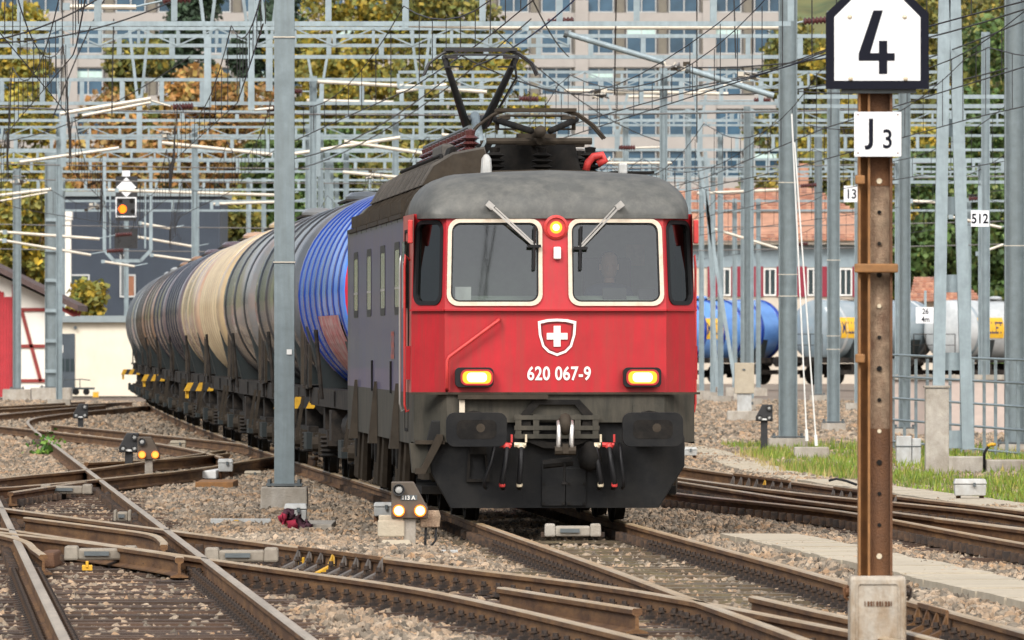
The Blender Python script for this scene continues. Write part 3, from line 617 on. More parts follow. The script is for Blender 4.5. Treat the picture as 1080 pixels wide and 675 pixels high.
for x in (-.83, .94):
    bf = MB().prism(rrect(x - .305, x + .305, .78, 1.125, .085), -.66, -.60).build('buffer', 'skirt', LO, smooth=40, bevel=.02)
    MB().lathe([(.13, -.60), (.13, -.30), (.17, -.30), (.17, 0)], 'y', (x, 0, .97), 16).build('stem', 'under_dark', bf, smooth=40)
    MB().lathe([(0, -.6655), (.045, -.664), (.03, -.661)], 'y', (x + .04, 0, .97), 10).build('grease_mark', 'under_brown', bf)
    MB().prism(rrect(x - .20, x + .20, .86, 1.05, .06), -.664, -.659).build('worn_face', 'under_dark', bf)
sk = MB().prism([(-1.06, .155), (1.05, .155), (1.31, .58), (1.31, .86), (1.25, 1.04), (-1.25, 1.04), (-1.30, .84), (-1.25, .50)], .06, .14).build('snow_plough', 'skirt', LO, bevel=.01)
MB().bb(-.14, .10, .035, .059, .175, .62).bb(.105, .31, .035, .059, .175, .56).build('plate', 'skirt', sk, bevel=.006)
b = MB()
for x in (-.12, .08, .135, .29):
    for z in (.2, .4): b.cyl((x, .036, z), (x, .02, z), .016, .016, 6)
b.build('bolt', 'under_dark', sk)
MB().ring([(-.90, .42), (-.66, .42), (-.70, .74), (-.88, .74)], [(-.87, .45), (-.69, .45), (-.72, .70), (-.86, .70)], .02, .06).bb(-.86, -.70, .0, .06, .70, .90).build('step', 'under_dark', LO)
cp = link('coupling', None, LO)
MB().ring([(-.36, 1.10), (-.22, 1.25), (.24, 1.25), (.38, 1.10), (.34, .84), (.14, .76), (-.12, .76), (-.32, .84)], [(-.26, 1.09), (-.17, 1.20), (.19, 1.20), (.28, 1.09), (.25, .88), (.10, .82), (-.08, .82), (-.24, .88)], -.05, .0).build('housing', 'under_dark', cp)
for z in (.88, .965, 1.07): MB().bb(-.42, .44, -.075, -.04, z - .022, z + .022).build('bar', 'loco_sill', cp)
for x in (-.38, -.2, .22, .40): MB().bb(x - .03, x + .03, -.07, -.03, .86, 1.1).build('bar', 'loco_sill', cp)
MB().tube([(.075, .1, 1.0), (.075, -.28, 1.02), (.075, -.38, 1.06), (.075, -.42, 1.0), (.075, -.40, .90)], [.07, .065, .06, .055, .03], 8).build('hook', 'under_brown', cp, smooth=True)
for x in (.01, .14): MB().tube([(x, -.36, 1.03), (x, -.42, .98), (x - .005, -.43, .80), (x, -.42, .74)], .024, 8).build('link', 'chrome', cp, smooth=True)
MB().cyl((-.03, -.42, .74), (.18, -.42, .74), .045, .045, 8).box((.075, -.42, .76), (.06, .09, .1)).build('trunnion', 'under_brown', cp)
MB().cyl((-.14, -.25, .60), (.16, -.25, .63), .045, .045, 8).cyl((.075, -.28, .62), (.07, -.3, .42), .014, .014, 6).lathe([(.035, .40), (.02, .42), (0, .43)], 'z', (.07, -.3, 0), 8).build('screw', 'under_dark', cp, smooth=40)
MB().lathe([(0, .52), (.10, .56), (.125, .66), (.09, .76), (.04, .82), (0, .83)], 'z', (.34, -.12, 0), 14).build('air_valve', 'under_dark', LO, smooth=True)
for x, c, o in ((-.63, 'rubber', -.10), (-.50, 'red_part', -.05), (-.355, 'cock_cream', -.02), (.40, 'cock_cream', .045), (.535, 'red_part', .05), (.645, 'rubber', .03)):
    hs_ = MB().tube([(x, -.05, .80), (x, -.16, .76), (x + o * .4, -.2, .60), (x + o, -.2, .44), (x + o, -.18, .38), (x + o * .8, -.10, .36)], .027 if c != 'rubber' else .018, 8).build('brake_hose', 'rubber', LO, smooth=True)
    if c != 'rubber':
        MB().lathe([(.022, .75), (.04, .765), (.04, .785), (.022, .81), (0, .815)], 'z', (x, -.14, 0), 10).cyl((x - .07, -.12, .795), (x + .05, -.12, .795), .026, .02, 8).build('cock', c, hs_, smooth=40)
        MB().bb(x + .04, x + .06, -.13, -.10, .82, .90).build('lever', 'cock_cream' if c != 'red_part' else 'red_part', hs_)
        MB().lathe([(.026, .37), (.033, .39), (.026, .42)], 'z', (x + o, -.18, 0), 8).build('fitting', c, hs_, smooth=40)
MB().prism([(-1.42, .50), (-1.32, .50), (-1.14, .84), (-1.14, .90), (-1.20, .90), (-1.36, .56), (-1.42, .56)], -.02, .05).bb(-1.42, -1.12, .0, .5, .80, .84).build('corner_step', 'under_brown', LO)
MB().box((-1.33, .22, .66), (.22, .3, .30), taper=(1.25, 1)).build('sand_box', 'loco_sill', LO)
# bogies
def bogie_wheel(parent, y, m='under_dark'):
    for sg in (-1, 1):
        w = MB().lathe([(.04, .0), (.63, .0), (.66, .03), (.63, .04), (.625, .14), (.55, .14), (.52, .10), (.2, .12), (.18, .16), (0, .16)], 'x', (0, 0, 0), 28)
        w.v = [(sg * (.68 + a), y + b_, .628 + c) for a, b_, c in w.v]; w.build('wheel', m, parent, smooth=40)
    MB().cyl((-.7, y, .628), (.7, y, .628), .09, .09, 10).build('axle', 'under_dark', parent)
for yc in (3.6, 9.4, 15.2):
    bg = link('bogie', None, LO)
    MB().bb(-1.15, -1.0, yc - 2.2, yc + 2.2, .55, .82).bb(1.0, 1.15, yc - 2.2, yc + 2.2, .55, .82).bb(-1.1, 1.1, yc - .3, yc + .3, .45, .85).bb(-1.3, 1.3, yc - 2.0, yc + 2.0, .80, .95).build('frame', 'under_dark', bg)
    for dy in (-1.45, 1.45):
        bogie_wheel(bg, yc + dy)
        for sg in (-1, 1):
            MB().box((sg * 1.16, yc + dy, .62), (.2, .42, .36)).cyl((sg * 1.2, yc + dy, .62), (sg * 1.33, yc + dy, .62), .15, .13, 12).build('axle_box', 'under_dark', bg, smooth=40)
            for q in (-.34, .34): MB().cyl((sg * 1.2, yc + dy + q, .42), (sg * 1.2, yc + dy + q, .86), .085, .085, 8).build('spring_guide', 'under_brown', bg, smooth=40)
            MB().prism([(-.03, .22), (.03, .22), (.045, .42), (-.045, .42)], -.02, .02, lambda u, v, w, sg=sg, y=yc + dy: (sg * 1.02 + u, y - .75 + w, v)).build('sand_pipe', 'under_brown', bg)
    for sg in (-1, 1):
        for dy in (-.9, .35, 1.0):
            MB().cyl((sg * 1.36, yc + dy + .25, .28), (sg * 1.36, yc + dy - .25, .88), .075, .06, 8).build('damper', 'under_brown', bg, smooth=40)
        for dy in (-.1,):
            MB().prism([(-.16, .72), (.16, .72), (.05, 1.40), (-.0, 1.40)], 0, sg * .10, lambda u, v, w, sg=sg, y=yc + dy: (sg * (HW + .004) + w * (1 if v < 1.2 else .3), y + u, v)).build('bracket', 'under_brown', bg)
            MB().box((sg * 1.40, yc + dy + .85, .66), (.07, .22, .32)).build('stop', 'under_dark', bg)
        MB().bb(min(sg * .95, sg * 1.3), max(sg * .95, sg * 1.3), yc - 2.4, yc + 2.4, .28, .36).build('tie_bar', 'under_dark', bg)
MB().bb(-1.3, 1.3, .5, LEN - .4, .86, .98).build('underframe', 'under_dark', LO)

# driver behind the right windscreen
def skin_person(name, label, loc, rz, parts, verts, edges, radii, matname):
    me = bpy.data.meshes.new(name); me.from_pydata(verts, edges, [])
    o = link(name, me, None, loc, (0, 0, rz)); o.modifiers.new('skin', 'SKIN').use_smooth_shade = True
    sv = me.skin_vertices if hasattr(me, 'skin_vertices') else None
    if not len(me.skin_vertices):
        bm = bmesh.new(); bm.from_mesh(me); bm.verts.layers.skin.verify(); bm.to_mesh(me); bm.free()
    for i, r in enumerate(radii): me.skin_vertices[0].data[i].radius = (r, r)
    me.skin_vertices[0].data[0].use_root = True
    ss = o.modifiers.new('sub', 'SUBSURF'); ss.levels = 1; ss.render_levels = 2
    me.materials.append(MATS[matname]); return tag(o, label, 'person')
mat('shirt_blue', (0.055, 0.075, 0.13), 0.9, var=0.15); mat('skin', (0.50, 0.27, 0.19), 0.55, var=0.1); mat('hair_dark', (0.03, 0.022, 0.018), 0.7, var=0.3)
dloc = LO.matrix_basis @ Vector((.62, 1.28, 1.90))
DV = [(0, .06, 0), (0, .08, .22), (0, .05, .45), (0, .02, .56), (-.19, .05, .44), (-.26, -.06, .22), (-.20, -.32, .24), (-.14, -.48, .30), (.19, .05, .44), (.26, -.06, .22), (.20, -.32, .24), (.14, -.48, .30), (-.12, .02, -.02), (-.14, -.42, .02), (-.14, -.44, -.40), (.12, .02, -.02), (.14, -.42, .02), (.14, -.44, -.40)]
DE = [(0, 1), (1, 2), (2, 3), (2, 4), (4, 5), (5, 6), (6, 7), (2, 8), (8, 9), (9, 10), (10, 11), (0, 12), (12, 13), (13, 14), (0, 15), (15, 16), (16, 17)]
drv = skin_person('person', 'person in a blue shirt seated behind the right windscreen', dloc, HEAD_ANG, None, DV, DE, [.16, .16, .15, .065, .075, .055, .045, .035, .075, .055, .045, .035, .09, .08, .055, .09, .08, .055], 'shirt_blue')
hd = MB().lathe([(0, -.135), (.045, -.125), (.07, -.09), (.082, -.03), (.088, .04), (.078, .10), (.045, .135), (0, .145)], 'z', (0, -.02, .71), 16)
hd.v = [(x, -.02 + (y + .02) * 1.18, z) for x, y, z in hd.v]
hd.prism([(-.018, .66), (.018, .66), (.01, .72), (-.01, .72)], -.155, -.11).cyl((0, -.02, .54), (0, -.02, .62), .055, .05, 10)
for sg in (-1, 1): hd.box((sg * .088, -.01, .70), (.02, .04, .06)); hd.lathe([(0, -.01), (.012, 0), (0, .01)], 'y', (sg * .034, -.118, .715), 8, 0)
hd.build('head', 'skin', drv, smooth=50)
MB().lathe([(.092, .0), (.096, .05), (.084, .105), (.05, .14), (0, .152)], 'z', (0, .0, .715), 14).build('hair', 'hair_dark', drv, smooth=True)
for sg in (-1, 1):
    hm = MB().box((sg * .13, -.52, .31), (.075, .09, .03))
    for k in range(4): hm.tube([(sg * .13 + (k - 1.5) * .019, -.56, .315), (sg * .13 + (k - 1.5) * .019, -.60, .31), (sg * .13 + (k - 1.5) * .019, -.62, .285 + .004 * abs(k - 1))], .009, 6)
    hm.tube([(sg * .095, -.52, .31), (sg * .07, -.55, .305), (sg * .068, -.58, .295)], .01, 6).build('hand', 'skin', drv, smooth=True)

# ------------------------------------------------------------------ tank wagons
def tank_mat(name, col, dirt, damt=.6, rough=.22, metal=.0):
    return mat(name, col, rough, metal, var=.14, vscale=1.2, dirt=dirt, damt=damt, dscale=(.9, .35, .9), coat=.22)
tank_mat('tank_blue', (0.07, 0.26, 0.82), (0.02, 0.12, 0.55), .5); tank_mat('tank_blue_band', (0.006, 0.035, 0.26), (0.03, 0.05, 0.1), .3)
tank_mat('tank_red', (0.62, 0.02, 0.05), (0.3, 0.03, 0.05), .4)
tank_mat('tank_slate', (0.085, 0.095, 0.105), (0.20, 0.17, 0.15)); tank_mat('tank_dark', (0.022, 0.025, 0.028), (0.10, 0.085, 0.08))
tank_mat('tank_silver', (0.17, 0.175, 0.175), (0.33, 0.20, 0.145), .7); tank_mat('tank_pale', (0.33, 0.34, 0.33), (0.30, 0.27, 0.24), .6)  # salmon in tank_silver's dirt tone: brown reflections put into the colour
tank_mat('tank_ivory', (0.50, 0.37, 0.21), (0.36, 0.26, 0.17), .75); tank_mat('tank_ivory_band', (0.55, 0.44, 0.28), (0.42, 0.30, 0.19), .6)
tank_mat('tank_salmon', (0.46, 0.29, 0.19), (0.55, 0.44, 0.30), .8); tank_mat('tank_plum', (0.115, 0.085, 0.095), (0.24, 0.165, 0.13), .7); tank_mat('tank_navy', (0.022, 0.025, 0.04), (0.1, 0.09, 0.09))
tank_mat('tank_copper', (0.27, 0.155, 0.09), (0.18, 0.13, 0.105), .8); tank_mat('tank_umber', (0.035, 0.027, 0.022), (0.14, 0.1, 0.075))
mat('wagon_frame', (0.015, 0.014, 0.013), .7, spec=.2, var=.35, vscale=4, dirt=(0.085, 0.065, 0.05), damt=.6, dscale=(4, 4, 4))
mat('wagon_green', (0.026, 0.034, 0.035), .6, spec=.2, var=.2, vscale=3, dirt=(0.04, 0.04, 0.038), damt=.6, dscale=(4, 4, 2))
mat('graffiti', (0.45, 0.08, 0.09), .5, var=.6, vscale=3.5, dirt=(0.55, 0.50, 0.48), damt=1.0, dscale=(3, 3, 5))
_sp = MB()
_sp.lathe([(.11, .30), (.13, .32), (.095, .35), (.13, .38), (.095, .41), (.13, .44), (.095, .47), (.13, .50), (.095, .53), (.13, .56), (.11, .58)], 'z', (0, 0, 0), 10); SPRING = _sp.mesh('spring', 'wagon_frame', smooth=40)
_wl = MB().lathe([(.03, 0), (.47, 0), (.49, .02), (.46, .035), (.455, .13), (.40, .13), (.37, .09), (.13, .11), (.12, .16), (0, .16)], 'x', (0, 0, 0), 22); WHEEL = _wl.mesh('wheel', 'under_dark', smooth=40)
def stripes(mb, x0, x1, y, z0, z1, n=5):
    for i in range(n):
        a, b = x0 + (x1 - x0) * i / n, x0 + (x1 - x0) * (i + 1) / n; sh_ = (x1 - x0) / n * .7
        mb.add([(a, y, z0), (b, y, z0), (b + sh_, y, z1), (a + sh_, y, z1), (a, y + .03, z0), (b, y + .03, z0), (b + sh_, y + .03, z1), (a + sh_, y + .03, z1)], [(0, 1, 2, 3), (4, 7, 6, 5), (0, 4, 5, 1), (3, 2, 6, 7), (1, 5, 6, 2), (0, 3, 7, 4)], i % 2)
def tank_wagon(label, loc, rz, body, band, nb, end=None, L=15.9, R=1.40, zc=2.47, group=None, logo=None, walk=True, b0=.12, b1=.88, bh=.045, detail=True, guard=False):
    W = thing('tank_wagon', label, 'tank wagon', loc, rz, group)
    y0, y1 = .75, L - .75
    def dish(y, s, k=7): return [(R * math.cos(i / k * math.pi / 2), y + s * .40 * math.sin(i / k * math.pi / 2)) for i in range(k + 1)]
    prof = dish(y0 + .42, -1)[::-1] + dish(y1 - .42, 1)
    prof[0] = (0, prof[0][1]); prof[-1] = (0, prof[-1][1])
    t = MB().lathe(prof, 'y', (0, 0, zc), 56)
    if end:
        t.m = [0] * len(t.f)
        for i, f in enumerate(t.f):
            ym = sum(t.v[k][1] for k in f) / len(f)
            if ym < y0 + .36: t.m[i] = 1
    to = t.build('tank', [body, end] if end else body, W, smooth=50)
    for i in range(nb):
        y = y0 + (y1 - y0) * (b0 + (b1 - b0) * i / max(1, nb - 1))
        MB().lathe([(R - .01, y - .13), (R + bh, y - .10), (R + bh + .012, y), (R + bh, y + .10), (R - .01, y + .13)], 'y', (0, 0, zc), 56).build('band', band, to, smooth=60)
    fr_ = MB().bb(-1.18, -.95, .1, L - .1, .98, 1.22).bb(.95, 1.18, .1, L - .1, .98, 1.22)
    for yy in (.1, 3.0, L / 2, L - 3.0, L - .34): fr_.bb(-1.2, 1.2, yy, yy + .24, 1.0, 1.2)
    fr_.build('underframe', 'wagon_frame', W)
    for yy in (2.6, L - 2.6):
        MB().prism([(-1.12, 1.22), (-1.34, 2.05), (-1.26, 1.92), (-.7, 1.36), (.7, 1.36), (1.26, 1.92), (1.34, 2.05), (1.12, 1.22)], yy - .35, yy + .35).build('saddle', 'wagon_green', W)
    if walk:
        mb = MB().bb(-.35, .35, L / 2 - 1.6, L / 2 + 1.6, zc + R + .03, zc + R + .06)
        mb.build('roof_walkway', 'wagon_frame', W)
        MB().lathe([(.3, 0), (.3, .14), (.22, .2), (0, .22)], 'z', (0, L / 2, zc + R - .02), 14).build('manhole', body, W, smooth=40)
    for ye, s in ((0, 1), (L, -1)):
        MB().bb(-1.25, 1.25, min(ye, ye + s * .75), max(ye, ye + s * .75), 1.20, 1.25).build('end_platform', 'wagon_frame', W)
        for x in (-.875, .875):
            bf = MB().lathe([(.24, -.62), (.24, -.58), (.10, -.56), (.10, -.2), (.15, -.2), (.15, .1)], 'y', (0, 0, 0), 14)
            bf.v = [(x + a, ye + s * b_, 1.04 + c) for a, b_, c in bf.v]; bf.build('buffer', 'wagon_frame', W, smooth=40)
        hr = MB()
        for x in (-1.2, -.5, .5, 1.2): hr.tube([(x, ye + s * .1, 1.22), (x, ye + s * .1, 2.3)], .022, 6)
        hr.tube([(-1.2, ye + s * .1, 2.3), (1.2, ye + s * .1, 2.3)], .022, 6).tube([(-1.2, ye + s * .1, 1.8), (1.2, ye + s * .1, 1.8)], .018, 6)
        hr.build('end_railing', 'wagon_frame', W)
        if guard and s > 0:
            st = MB(); stripes(st, -1.66, -1.10, ye - .16, .92, 1.08); st.bb(-1.62, -1.56, ye - .10, ye + .3, .78, .92, 0)
            st.build('corner_guard', ['yellow', 'paint_black'], W)
        if detail:
            MB().bb(-1.42, -1.36, min(ye + s * .2, ye + s * .8), max(ye + s * .2, ye + s * .8), .5, .55).beam((-1.39, ye + s * .25, .52), (-1.3, ye + s * .25, 1.1), .03, .03).beam((-1.39, ye + s * .75, .52), (-1.3, ye + s * .75, 1.1), .03, .03).build('step', 'under_brown', W)
            MB().bb(-1.24, -1.2, ye + s * .9 - .12, ye + s * .9 + .12, 1.22, 2.25).build('placard_post', 'under_brown', W)
    for yb in (2.7, L - 2.7):
        bg = link('bogie', None, W)
        MB().bb(-1.12, -.98, yb - 1.5, yb + 1.5, .45, .66).bb(.98, 1.12, yb - 1.5, yb + 1.5, .45, .66).bb(-1.1, 1.1, yb - .3, yb + .3, .5, .95).build('frame', 'wagon_frame', bg)
        for dy in (-.9, .9):
            for sg in (-1, 1):
                w = link('wheel', WHEEL, bg, (sg * .68, yb + dy, .46), (0, 0, 0 if sg > 0 else math.pi))
                if detail or sg < 0:
                    for q in (-.3, .3): link('spring', SPRING, bg, (sg * 1.08, yb + dy + q, 0))
                    MB().box((sg * 1.14, yb + dy, .47), (.16, .3, .28)).cyl((sg * 1.2, yb + dy, .47), (sg * 1.3, yb + dy, .47), .11, .1, 10).build('axle_box', 'under_brown', bg)
        MB().bb(-1.36, -1.28, yb - .5, yb + .5, .40, .62).build('brake_box', 'wagon_green', bg)
    if detail:
        MB().cyl((-.9, L / 2 - 1.2, .75), (-.9, L / 2 + .2, .75), .2, .2, 14).bb(-1.2, -.6, L / 2 + .8, L / 2 + 1.5, .55, .95).build('brake_gear', 'wagon_frame', W, smooth=40)
        MB().tube([(-1.36, L / 2 - .3, 1.1), (-1.44, L / 2 - .3, 2.0)], .022, 6).tube([(-1.36, L / 2 + .1, 1.1), (-1.44, L / 2 + .1, 2.0)], .022, 6).build('ladder', 'wagon_frame', W)
    if logo:                                            # printed plate on the photo-facing flank
        sg, yl, zl, w, h, txt = logo
        a = math.asin((zl - zc) / R); rr = R + .02
        pl = MB()
        for k in range(6):
            a0, a1 = a - h / R / 2 + h / R * k / 6, a - h / R / 2 + h / R * (k + 1) / 6
            pl.add([(sg * rr * math.cos(a0), yl - w / 2, zc + rr * math.sin(a0)), (sg * rr * math.cos(a0), yl + w / 2, zc + rr * math.sin(a0)), (sg * rr * math.cos(a1), yl + w / 2, zc + rr * math.sin(a1)), (sg * rr * math.cos(a1), yl - w / 2, zc + rr * math.sin(a1))], [(0, 1, 2, 3)])
        lp = pl.build('sign_plate', 'yellow_plate', W)
        tm = text_mb(txt, h * .56, .008, 1.0); k_ = min(1, w * .9 / tm.w); r2 = rr + .012
        tm.v = [(sg * r2 * math.cos(a + c / R), yl + sg * x * k_, zc + r2 * math.sin(a + c / R)) for x, y, c in tm.v]
        tm.build('lettering', 'navy_ink', lp)
    return W
mat('yellow_plate', (0.80, 0.46, 0.03), .5, var=.1); mat('navy_ink', (0.02, 0.025, 0.10), .5, var=.1)
CARS = [('bright blue tank wagon with red end right behind the locomotive', 'tank_blue', 'tank_blue_band', 8, 'tank_red', .016),
        ('dark slate tank wagon mostly behind the grey steel mast', 'tank_slate', 'tank_dark', 4, None, .022),
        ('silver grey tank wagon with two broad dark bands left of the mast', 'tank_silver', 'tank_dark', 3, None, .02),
        ('ivory tank wagon with closely ribbed cream bands', 'tank_ivory', 'tank_ivory_band', 8, None, .03),
        ('faded salmon and ivory tank wagon behind the ribbed cream one', 'tank_salmon', 'tank_ivory_band', 3, None, .01),
        ('plum grey tank wagon with five navy bands', 'tank_plum', 'tank_navy', 5, None, .025),
        ('dark plum tank wagon between the navy banded and the copper ones', 'tank_plum', 'tank_navy', 3, None, .025),
        ('copper brown tank wagon with dark umber bands', 'tank_copper', 'tank_umber', 3, None, .02),
        ('grey brown tank wagon with umber bands near the train\'s far end', 'tank_copper', 'tank_umber', 5, None, .025),
        ('pale silver tank wagon second from the train\'s far end', 'tank_pale', 'tank_slate', 2, None, .03),
        ('pale grey tank wagon farthest along the train beside the white house', 'tank_pale', 'tank_slate', 3, None, .03)]
ac = catmull(A_C, 1.0)
def on_a(D):
    for p, q in zip(ac, ac[1:]):
        if p[1] <= D <= q[1]: t = (D - p[1]) / (q[1] - p[1]); return p[0] + (q[0] - p[0]) * t
Dn = 120.9
for i, (lab, b_, bd, nb, en, bh) in enumerate(CARS):
    Lw = 16.6; D0, D1 = Dn, Dn + Lw; x0, x1 = on_a(D0), on_a(D1)
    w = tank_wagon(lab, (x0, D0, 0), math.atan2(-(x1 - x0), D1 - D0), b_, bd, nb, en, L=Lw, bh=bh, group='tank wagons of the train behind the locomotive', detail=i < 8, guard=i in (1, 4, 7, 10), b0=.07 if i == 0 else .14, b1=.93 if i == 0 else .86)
    if i == 0:
        g = MB()
        a0 = math.radians(192); rr = 1.43
        for k in range(9):
            a1 = a0 + math.radians(5 * k); a2 = a1 + math.radians(5)
            g.add([(rr * math.cos(a1), 2.2, 2.47 + rr * math.sin(a1)), (rr * math.cos(a1), 8.5, 2.47 + rr * math.sin(a1)), (rr * math.cos(a2), 8.5, 2.47 + rr * math.sin(a2)), (rr * math.cos(a2), 2.2, 2.47 + rr * math.sin(a2))], [(0, 1, 2, 3)])
        g.build('painted_panel', 'graffiti', w, smooth=True)
    Dn += 17.6
# second tanker train far right, seen side-on beyond the masts
SX, SD, SH = 7.9, 15.2, 0
def far_wagon(label, px, D, ang, body, band, nb, logo, L=16.0, **kw):
    p = at(px, HY, D); tank_wagon(label, (p.x, D, 0), ang, body, band, nb, L=L, logo=logo, detail=False, walk=True, group='tank wagons of the far train at right', **kw)
tank_mat('tank_skyblue', (0.13, 0.30, 0.66), (0.05, 0.12, 0.34), .5); tank_mat('tank_greywhite', (0.52, 0.54, 0.54), (0.26, 0.29, 0.31), .6); tank_mat('tank_bluegrey', (0.22, 0.28, 0.31), (0.36, 0.38, 0.39), .6)
FA = math.radians(-40)
far_wagon('sky blue tank wagon with darker rings behind the steel masts', 659, 452, FA, 'tank_skyblue', 'tank_blue_band', 7, (1, 4.9, 2.55, 1.5, .95, 'MILLET'), L=11, bh=.025, b0=.06, b1=.94)
far_wagon('grey tank wagon between the paired masts and the rusty post', 844, 455, FA, 'tank_bluegrey', 'tank_greywhite', 2, (1, 2.0, 2.6, 1.5, .95, 'MILLET'), L=9.5, bh=.01)
far_wagon('pale grey tank wagon behind the railing at right', 984, 458, FA, 'tank_greywhite', 'tank_bluegrey', 2, (1, 2.6, 2.6, 1.9, .95, 'MILLET'), L=9.5, bh=.01)

# ------------------------------------------------------------------ trackside
mat('path_gravel', (0.46, 0.40, 0.33), .95, var=.15, vscale=2, bump=.3, bscale=20, coords='World', dirt=(.33, .27, .2), damt=.5, dscale=(1, .3, 1))
# pale cable trough with loose covers
tr = thing('cable_trough', 'pale concrete cable trough laid along the right of the loco track', 'cable trough', (0, 0, 0))
Dt = 66.0; k = 0
tm_ = MB().box((0, 0, 0), (.78, .97, .06)).mesh('cover', 'concrete_pale')
while Dt < 100:
    link('cover', tm_, tr, (2.60 - .0627 * (Dt - 97.9) + rnd.uniform(-.012, .012), Dt, -.115 + rnd.uniform(-.006, .006)), (rnd.uniform(-.006, .006), rnd.uniform(-.006, .006), .0627 + rnd.uniform(-.01, .01))); Dt += .985
MB().add([(2.60 - .0627 * (D - 97.9) + sx * .40, D, z) for D in (65.5, 100) for sx, z in ((-1, -.15), (-1, -.4), (1, -.4), (1, -.15))], [(0, 1, 5, 4), (2, 3, 7, 6), (0, 4, 7, 3)]).build('channel', 'concrete', tr)
# walkway slabs beside the grass
wk = thing('footpath', 'light concrete footpath between the right-hand tracks and the grass', 'footpath', (0, 0, 0))
pc = catmull([(6.6, 108), (5.75, 120), (5.1, 130), (4.62, 137), (4.05, 146.5), (3.75, 157), (3.62, 170), (3.2, 190)], .9)
pl_ = MB().box((0, 0, 0), (.74, .93, .05)).mesh('slab', 'concrete_pale')
for p, d in walk(pc, .95): link('slab', pl_, wk, (p[0], p[1], -.125 + rnd.uniform(-.008, .008)), (0, rnd.uniform(-.01, .01), math.atan2(d[1], d[0]) - math.pi / 2))
# grass verge
mat('grass_soil', (0.08, 0.075, 0.035), .95, var=.4, vscale=2, coords='World')
MB().add([(4.6, 139, -.14), (3.95, 152, -.14), (3.85, 195, -.14), (9, 195, -.14), (9, 112, -.14), (6.9, 112, -.14), (5.6, 127, -.14)], [(0, 1, 2, 3, 4, 5, 6)]).build('verge', 'grass_soil')['kind'] = 'structure'
mat('grass', (0.13, 0.22, 0.02), .6, var=.2, vscale=.8, coords='World', island=[(0.17, 0.27, 0.015), (0.11, 0.19, 0.02), (0.26, 0.30, 0.03), (0.08, 0.14, 0.015), (0.36, 0.28, 0.07)])
mat('straw', (.34, .27, .10), .8, var=.3, vscale=3, coords='World')
def blades(name, label, regions, hmin, hmax, w=.012, m='grass'):
    co = []
    for x0f, x1f, d0, d1, n in regions:
        for _ in range(n):
            D = rnd.uniform(d0, d1); x = rnd.uniform(x0f(D), x1f(D))
            if math.sin(x * 1.9 + D * .33) + math.sin(x * 4.3 - D * .21) + math.sin(D * .9 + x) < rnd.uniform(-1.8, 1.3): continue
            h = rnd.uniform(hmin, hmax) * (.6 + .6 * (.5 + .5 * math.sin(x * 2.1 + D * .7))); a = rnd.uniform(0, 6.28); l = rnd.uniform(.05, .5) * h
            dx, dy = math.cos(a), math.sin(a); b = rnd.uniform(0, 6.28); ww = w * rnd.uniform(.7, 1.6)
            co += [(x - ww * math.cos(b), D - ww * math.sin(b), -.15), (x + ww * math.cos(b), D + ww * math.sin(b), -.15), (x + dx * l, D + dy * l, -.15 + h)]
    return tag(npmesh(name, np.array(co), np.arange(len(co)), 3, m), label, 'grass', kind='stuff')
edge = lambda D: np.interp(D, [112, 127, 139, 152, 195], [6.9, 5.7, 4.75, 4.15, 4.0])
blades('grass', 'bright green grass tufts on the verge at right', [(edge, lambda D: 8.8, 136, 192, 26000), (edge, lambda D: edge(D) + .8, 136, 175, 6000), (edge, lambda D: 8.8, 113, 136, 12000)], .05, .19, .015)
blades('weeds', 'dry straw coloured weeds along the path edge', [(lambda D: edge(D) - .25, lambda D: edge(D) + .25, 138, 172, 600)], .1, .26, .01, 'straw')

def hbeam(mb, x, y, z0, z1, w=.24, d=.24, t=.018, mi=0):       # H section, web seen from the front between two flanges edge-on
    mb.bb(x - w / 2, x - w / 2 + t, y - d / 2, y + d / 2, z0, z1, mi); mb.bb(x + w / 2 - t, x + w / 2, y - d / 2, y + d / 2, z0, z1, mi); mb.bb(x - w / 2 + t, x + w / 2 - t, y - .012, y + .012, z0, z1, mi); return mb
def mast(label, px, pyb, w, top, basew=.6, baseh=.3, group=None, face=False, d=.24, zb=-.2, bands=(), name='catenary_mast'):
    D = gd(pyb, zb); x = (px - CX) * D / F; T = thing(name, label, 'mast', (x, D, zb), 0, group)
    mb = MB()
    if face: mb.bb(-w / 2, w / 2, -d / 2, -d / 2 + .02, baseh, top).bb(-w / 2, w / 2, d / 2 - .02, d / 2, baseh, top).bb(-.012, .012, -d / 2 + .02, d / 2 - .02, baseh, top)
    else: hbeam(mb, 0, 0, baseh, top, w, d)
    mb.build('post', 'steel_mast', T)
    MB().box((0, 0, baseh / 2), (basew, basew, baseh), taper=(.97, .97)).build('footing', 'concrete', T, bevel=.015)
    MB().bb(-w * .9, w * .9, -d * .9, d * .9, baseh + .012, baseh + .04).build('base_plate', 'steel_dark', T)
    for sx in (-1, 1):
        for sy in (-1, 1): MB().cyl((sx * w * .75, sy * d * .75, baseh), (sx * w * .75, sy * d * .75, baseh + .09), .022, .022, 6).build('anchor_bolt', 'steel_dark', T)
    for z in bands: MB().ring([(-w / 2 - .012, -d / 2 - .012), (w / 2 + .012, -d / 2 - .012), (w / 2 + .012, d / 2 + .012), (-w / 2 - .012, d / 2 + .012)], [(-w / 2 - .002, -d / 2 - .002), (w / 2 + .002, -d / 2 - .002), (w / 2 + .002, d / 2 + .002), (-w / 2 - .002, d / 2 + .002)], z, z + .014, lambda u, v, w_: (u, v, w_)).build('strap', 'tube_pale', T)
    return T
ml = mast('smooth grey steel mast on a concrete block left of the locomotive', 300, 543, .235, 9.5, .56, .33, face=True, bands=(2.97, 5.62))
MB().box((.06, -.128, 1.92), (.06, .006, .06)).build('number_plate', 'paint_white', ml)
